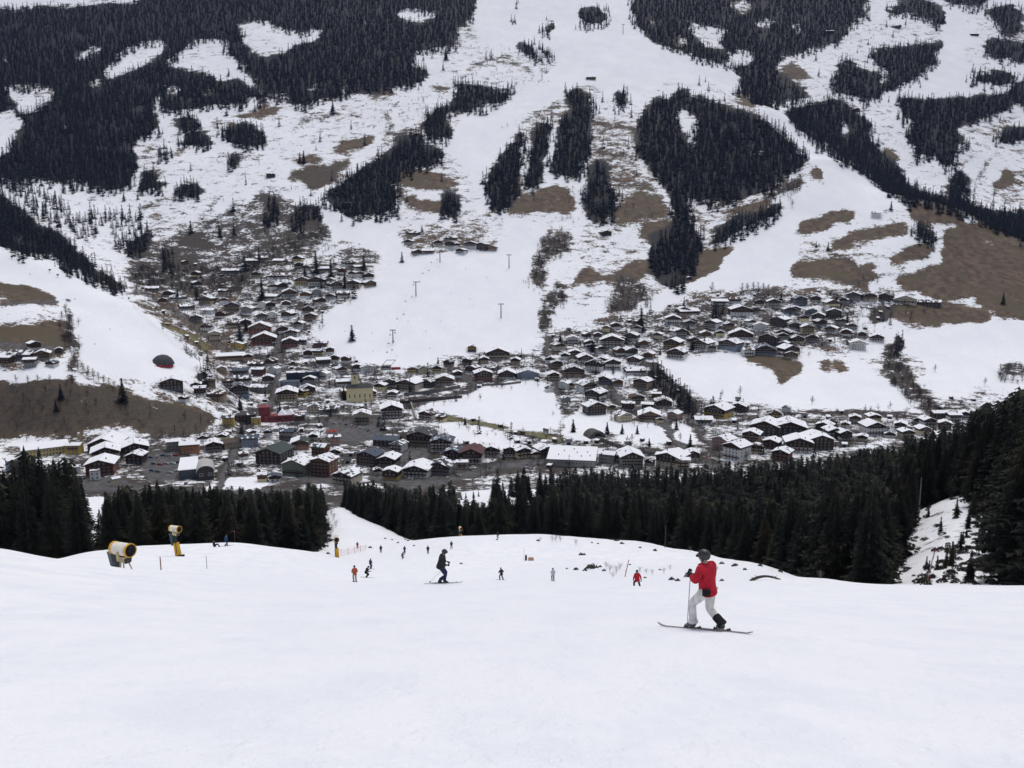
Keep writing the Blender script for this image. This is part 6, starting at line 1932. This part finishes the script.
def cannon(p, rz, label, height_, low=False, barrel=1.0, ring=None, lean=0.0):
    root = thing('snow_cannon', label, 'snow cannon', tuple(p), rz, 'snow cannons on the near run')
    zc = height_; L = 1.75 * barrel; r = .43 * barrel
    rot = Matrix.Translation((0, 0, zc)) @ Matrix.Rotation(math.radians(90 - 3), 4, 'Y')
    mb = MB(); mb.lathe([(r * .93, -L * .36), (r * .98, -L * .2), (r, L * .1), (r * .98, L * .38), (r * .90, L * .38), (r * .88, -L * .3)], 24, M=rot); b_ = mb.build('barrel', IVORY, root, smooth=True)
    mb = MB(); mb.lathe([(r * 1.0, L * .375), (r * 1.06, L * .40), (r * 1.06, L * .46), (r * 1.02, L * .48), (r * .95, L * .47), (r * .92, L * .36)], 24, M=rot); mb.build('nozzle_ring', ring or YEL, b_, smooth=True)
    mb = MB(); mb.lathe([(r * .95, -L * .36), (r * 1.03, -L * .40), (r * 1.0, -L * .46), (r * .6, -L * .54), (r * .15, -L * .55)], 24, M=rot); mb.build('intake_cowl', YEL, b_, smooth=True)
    mb = MB(); mb.lathe([(r * .93, L * .445), (r * .86, L * .30), (r * .3, L * .27), (r * .28, L * .36), (.01, L * .40)], 20, M=rot); mb.build('fan', DKM, b_, smooth=True)
    mb = MB()
    mb.box((.05, 0, zc - r - .18), (.75 * barrel, .50 * barrel, .42)); mb.box((.30 * barrel, 0, zc - r - .02), (.5, .62 * barrel, .10))
    for sy in (-1, 1): mb.box((0.1, sy * (r + .04), zc - .34), (.16, .05, r + .2))
    mb.build('yoke', PALEY, root)
    mb = MB(); mb.box((.42 * barrel, 0, zc - r - .22), (.30, .44, .40), 0, 0, .3); mb.build('motor', DKM, root)
    if low:
        mb = MB()
        mb.box((-.95, -.05, zc - r - .30), (.34, .50, 1.0), 0, 0, -.28); mb.box((-.62, -.05, zc - r - .72), (.30, .45, .5)); mb.build('control_box', BOXG, root)
        for x, y in ((.55, .4), (.55, -.4), (-.5, 0), (.05, -.5)):
            mb = MB(); mb.tube((x * .4, y * .4, zc - r - .3), (x, y, -.5), .05, .045, 8); mb.build('leg', PALEY, root)
        mb = MB(); mb.path([(-.9, .1, .2), (-1.2, -.3, -.1), (-.9, -.9, -.2)], .04, 6); mb.build('hose', DKM, root)
    else:
        mb = MB(); h1 = zc - r - .35
        mb.tube((lean, 0, -.4), (0, 0, h1 * .62), .40, .34, 12); mb.build('padded_tower', YEL, root)
        mb = MB(); mb.tube((0, 0, h1 * .6), (0, 0, h1 + .1), .13, .13, 10); mb.build('mast', DKM, root)
        mb = MB(); mb.box((-.50, -.1, h1 * .86), (.40, .40, .95), 0, 0, -.15); mb.box((-.45, -.1, h1 * .62), (.28, .32, .7)); mb.build('control_box', mat('box_teal', (.04, .07, .08), .6, .2, 2), root)
        mb = MB(); mb.box((.85, -.2, .22), (.9, .3, .25), .2, 0, -.25); mb.build('valve_shaft', DKM, root)
        mb = MB(); mb.path([(0.35, -.3, .2), (.3, -.34, h1 * .5), (.1, -.2, h1)], .035, 6); mb.build('hose', DKM, root)
    return root


p = hit(124, 569.8, 55, 64); cannon(p, math.radians(-28), 'low ivory and yellow snow cannon, the largest one, half behind a snow hump', 1.42, True, 1.05)
p = hit(177, 556, 80, 120); cannon(p, math.radians(-26), 'ivory snow cannon on a leaning yellow padded tower near the left crest', 3.45, False, .9, lean=.35)
p = hit(337, 557, 110, 170); cannon(p, math.radians(-75), 'yellow towered snow cannon at the head of the narrow lower run', 3.3, False, .95, mat('cannon_amber', (.45, .20, .03), .5, .1, 2), lean=.3)
p = hit(459, 536.8, 170, 202); cannon(p + Vector((0, 6, -3.1)), math.radians(-70), 'orange fronted snow cannon on the middle crest before the wood', 3.0, False, .75, mat('cannon_orange', (.60, .16, .02), .5, .1, 2))

# ------------------------------------------------------------------ marker poles, net, mast
def stick(u, v, hpx, m, label, ymin, ymax, r=.03, tilt=0.0, bands=None, cat='pole', name='marker_pole'):
    p = hit(u, v, ymin, ymax); h = hpx / px_per_m(*p) / .93
    mb = MB(); mb.tube((0, 0, -.3), (tilt * h, 0, h), r, r * .9, 8)
    if bands is None:
        return tag(mb.build(name, m, None, tuple(p)), label, cat)
    root = thing(name, label, cat, tuple(p)); mb.build('shaft', m, root)
    for t in bands[1]:
        b_ = MB(); b_.tube((tilt * h * t, 0, h * t), (tilt * h * (t + .1), 0, h * (t + .1)), r * 1.25, r * 1.25, 8); b_.build('band', bands[0], root)
    return root


MARK = mat('pole_rust', (.22, .11, .07), .8, .2, 2); MGREY = mat('pole_grey', (.26, .26, .27), .7, .15, 2); MRED = mat('pole_red', (.42, .07, .09), .7, .15, 2); MWHITE = mat('pole_white', (.55, .52, .52), .7, .1, 2)
stick(161, 570, 13, MARK, 'short rust brown marker pole right of the largest snow cannon', 52, 90, .05)
stick(207, 569, 13, MGREY, 'thin grey marker pole between the two left cannons and the blue skier', 52, 100, .03)
r_ = stick(235, 542, 12, DKM, 'dark piste sign pole on the left crest', 100, 130, .05, 0, (MRED, (.86,)))
stick(624.5, 577, 17, MRED, 'slanted red and grey marker pole left of the red snowboarder', 80, 150, .06, .22, (MGREY, (.3, .6)))
stick(524, 561, 13, MWHITE, 'thin white marker pole on the middle slope', 110, 170, .035)
stick(927, 581, 33, MRED, 'tall red and white slanted pole in the snowy clearing', 96, 150, .075, .16, (MWHITE, (.15, .35, .55, .75)))
stick(918.5, 517, 38, mat('mast_grey', (.20, .20, .20), .7, .15, 1), 'tall bare grey mast at the edge of the dark wood', 160, 240, .16, -.01, None, 'mast', 'mast')
stick(665, 548, 22, BARK, 'thin bare trunk standing on the crest right of the red snowboarder', 120, 195, .07, .0, None, 'pole', 'dead_trunk')

a = hit(341, 556, 110, 170); b = hit(366, 550, 130, 190)
net = thing('safety_net', 'low pink red safety net beside the yellow towered cannon', 'net', tuple(a), 0)
d_ = b - a; NETM = mat('net_pink', (.50, .13, .14), .8, .1, 2)
mb = MB()
for j in range(6): mb.tube(Vector((0, 0, .1 + j * .2)), d_ + Vector((0, 0, .1 + j * .2)), .010, .010, 4)
for i in range(26): q = d_ * (i / 25); mb.tube(q + Vector((0, 0, .05)), q + Vector((0, 0, 1.12)), .008, .008, 4)
mb.build('mesh_panel', NETM, net)
for i in range(5):
    q = d_ * (i / 4); mb = MB(); mb.tube(q + Vector((0, 0, -.3)), q + Vector((0, 0, 1.35)), .03, .03, 6); mb.build('post', MRED, net)
p = hit(531, 560.5, 110, 170); mb = MB()
mb.box((0, 0, .25), (1.0, .5, .5)); mb.box((0, 0, .52), (.7, .4, .1))
tag(mb.build('orange_pad', mat('faded_orange', (.50, .30, .22), .8, .1, 2), None, tuple(p)), 'faded orange pad lying by the thin white marker pole', 'pad')
p = hit(526, 560.5, 110, 170); mb = MB(); mb.box((0, 0, .35), (.35, .35, .9)); mb.blob((0, 0, .9), (.16, .16, .18), 8)
tag(mb.build('rucksack', BLACKC, None, tuple(p)), 'small black rucksack beside the faded orange pad', 'bag')

# uprooted log arching out of the snow at the right
p = hit(765, 580, 60, 140); mb = MB(); pts = []
for i in range(11):
    t = i / 10; pts.append(Vector((-1.7 + 3.6 * t, .5 * math.sin(t * 3.1), -.12 + .38 * math.sin(t * 2.9) ** .8)))
for i, (q0, q1) in enumerate(zip(pts[:-1], pts[1:])): mb.tube(q0, q1, .20 - .010 * i, .20 - .010 * (i + 1), 8)
for i, dv in ((3, (-.5, .1, .2)), (6, (.6, -.2, .15)), (8, (.4, .2, .2)), (2, (-.7, -.2, .2))): mb.tube(pts[i], pts[i] + Vector(dv), .05, .015, 6)
tag(mb.build('uprooted_log', mat('wet_log', (.06, .05, .04), .9, .4, 3), None, tuple(p)), 'dark uprooted log arching out of the snow behind the crimson skier', 'log')

# ------------------------------------------------------------------ shrubs, tufts and saplings sticking out of the snow
def shrub_mesh(seed, n, h, w):
    r = random.Random(seed); mb = MB()
    for i in range(n):
        a = r.uniform(0, 6.28); rad = w * r.random() ** .5; z = h * (1 - (rad / w) ** 2) * r.uniform(.2, 1)
        c = Vector((math.cos(a) * rad, math.sin(a) * rad, z)); s_ = r.uniform(.06, .16) * w * 1.6
        q = Vector((r.uniform(-1, 1), r.uniform(-1, 1), r.uniform(-.6, 1))).normalized(); e = q.orthogonal().normalized(); f = q.cross(e)
        mb.add([c - e * s_, c + e * s_ * .5 + f * s_, c + e * s_ * .6 - f * s_ * .8], [(0, 1, 2)])
    for i in range(10):
        a = r.uniform(0, 6.28); mb.tube((0, 0, -.2), (math.cos(a) * w * .8, math.sin(a) * w * .8, h * r.uniform(.5, 1.2)), .02, .008, 4)
    return mb


SHM = mat('shrub_dark', (.045, .042, .036), .95, .4, 2)
SHV = [shrub_mesh(20 + k, 130, .75, .8).mesh('shrub', SHM) for k in range(4)]
TWV = [np_mesh('twiggy_bush', *bare_data(1.3, 60 + k, 26, .7, .6), PALE_TWIG) for k in range(3)]
SH = [(576, 570, .9), (585, 571, .8), (590, 569, 1.5), (594, 568, 1.4), (600, 567, .7), (604, 571, .7), (581, 555, .9), (584, 555, .8), (672, 580, .9), (678, 581, .7), (689, 577, 1.3), (692, 577, 1.2), (722, 564, .9), (735, 566, 1.0), (370, 548, .9), (461, 564, .6), (328, 554, .8), (538, 541, .8), (497, 540, .6),
      (612, 540, 1.1), (617, 541, 1.2), (622, 544, 1.0), (655, 551, .9), (640, 548, .7), (598, 544, .6), (592, 543, .6), (705, 565, .6), (716, 570, .5), (745, 570, .7), (760, 566, .8), (780, 572, .8), (795, 574, .8), (805, 577, .9), (645, 578, .5), (660, 570, .5), (567, 569, .5), (630, 565, .5), (699, 573, .5), (722, 581, .6), (408, 541, .7), (398, 543, .7), (414, 546, .6), (392, 540, .6), (385, 536, .7), (420, 538, .8), (405, 534, .7)]
for i, (u, v, s_) in enumerate(SH):
    p = hit(u, v, 12, 215); o = link('low_shrub', SHV[i % 4], None, (p.x, p.y, p.z - .08), RNG.uniform(0, 6)); o.scale = (s_ * .68, s_ * .68, s_ * .8)
    tag(o, 'small dark shrub poking out of the snow of the near run', 'shrub', 'low dark shrubs on the near run')
for i, (u, v, s_) in enumerate([(556, 542, 1.5), (552, 542, 1.2), (560, 542, 1.2), (576, 546, 1.2), (540, 542, .9), (610, 572, 1.0), (616, 574, 1.1), (620, 570, .9), (606, 568, .9), (613, 578, .8), (640, 573, .8), (646, 574, .7), (652, 575, .7), (664, 574, .8), (670, 570, .7), (660, 545, 1.0), (690, 552, 1.0), (820, 579, .9), (838, 580, 1.0), (330, 540, 2.2), (332, 532, 2.2), (329, 525, 2.3), (328, 546, 1.9), (334, 520, 2.2), (331, 515, 2.4), (336, 527, 1.8)]):
    p = hit(u, v, 60, 330); o = link('twiggy_bush', TWV[i % 3], None, (p.x, p.y, p.z), RNG.uniform(0, 6)); o.scale = (s_ * 1.1, s_ * 1.1, s_)
    tag(o, 'pale leafless bush of thin twigs standing in the snow', 'bush', 'leafless bushes on the near run')
# the clearing at the right: shrubs and young spruces
n = 0
for i in range(300):
    u = RNG.uniform(885, 1003); v = RNG.uniform(492, 586)
    if not in_opening(u, v): continue
    p = hit(u, v, 97, 235)
    dist = abs(u - (905 + (590 - v) * .5)); 
    if RNG.uniform(0, 1) > .35 + dist / 60: continue
    s_ = RNG.uniform(.35, 1.2)
    if n % 7 == 3:
        cm_, tm_ = LOWV[n % 3]; root = thing('young_spruce', 'young spruce in the snowy clearing at the right edge', 'tree', (p.x, p.y, p.z), RNG.uniform(0, 6), 'young spruces in the clearing')
        q = RNG.uniform(2.0, 5.0); root.scale = (q * 1.5, q * 1.5, q); link('crown', cm_, root); link('trunk', tm_, root)
    else:
        o = link('low_shrub', SHV[n % 4], None, (p.x, p.y, p.z - .05), RNG.uniform(0, 6)); o.scale = (s_ * 1.2, s_ * 1.2, s_)
        tag(o, 'dark shrub in the snowy clearing at the right edge', 'shrub', 'shrubs in the clearing')
    n += 1

# specks of skiers far off on the central piste
fm = MB(); fm.tube((0, 0, .1), (0, 0, .9), .16, .20, 6, 1); fm.tube((0, 0, .9), (0, .05, 1.5), .26, .20, 6, 0); fm.blob((0, .08, 1.68), (.13, .13, .15), 8, 1)
FARP = [fm.mesh('body', [a, b]) for a, b in ((BLACKC, CHAR), (REDC, BLACKC), (NAVY, BLACKC))]
FP = [(438, 268), (451, 294), (466, 270), (345, 332), (355, 340), (408, 322), (426, 332), (441, 322), (373, 352), (397, 357), (430, 349), (372, 334), (470, 300), (487, 278), (520, 210), (530, 230), (521, 150), (534, 90), (586, 30), (610, 50), (30, 275), (75, 300), (110, 330), (95, 345)]
fpool = {}; fw = [where(u, v, fpool) for u, v in FP]
for kx in fpool: fpool[kx].sort()
for i, ((u, v), (li, dr, dist, ln)) in enumerate(zip(FP, fw)):
    p = hit(u, v, 600); o = link('person', FARP[i % 3], None, tuple(p)); o.scale = (1.25,) * 3
    tag(o, 'speck of a far %s skier, %s skier %s %s' % (['black', 'red', 'navy'][i % 3], NTH[fpool[(li, dr)].index(dist)], dr, ln), 'person', 'far skiers on the pistes opposite')

haze(0.000015)
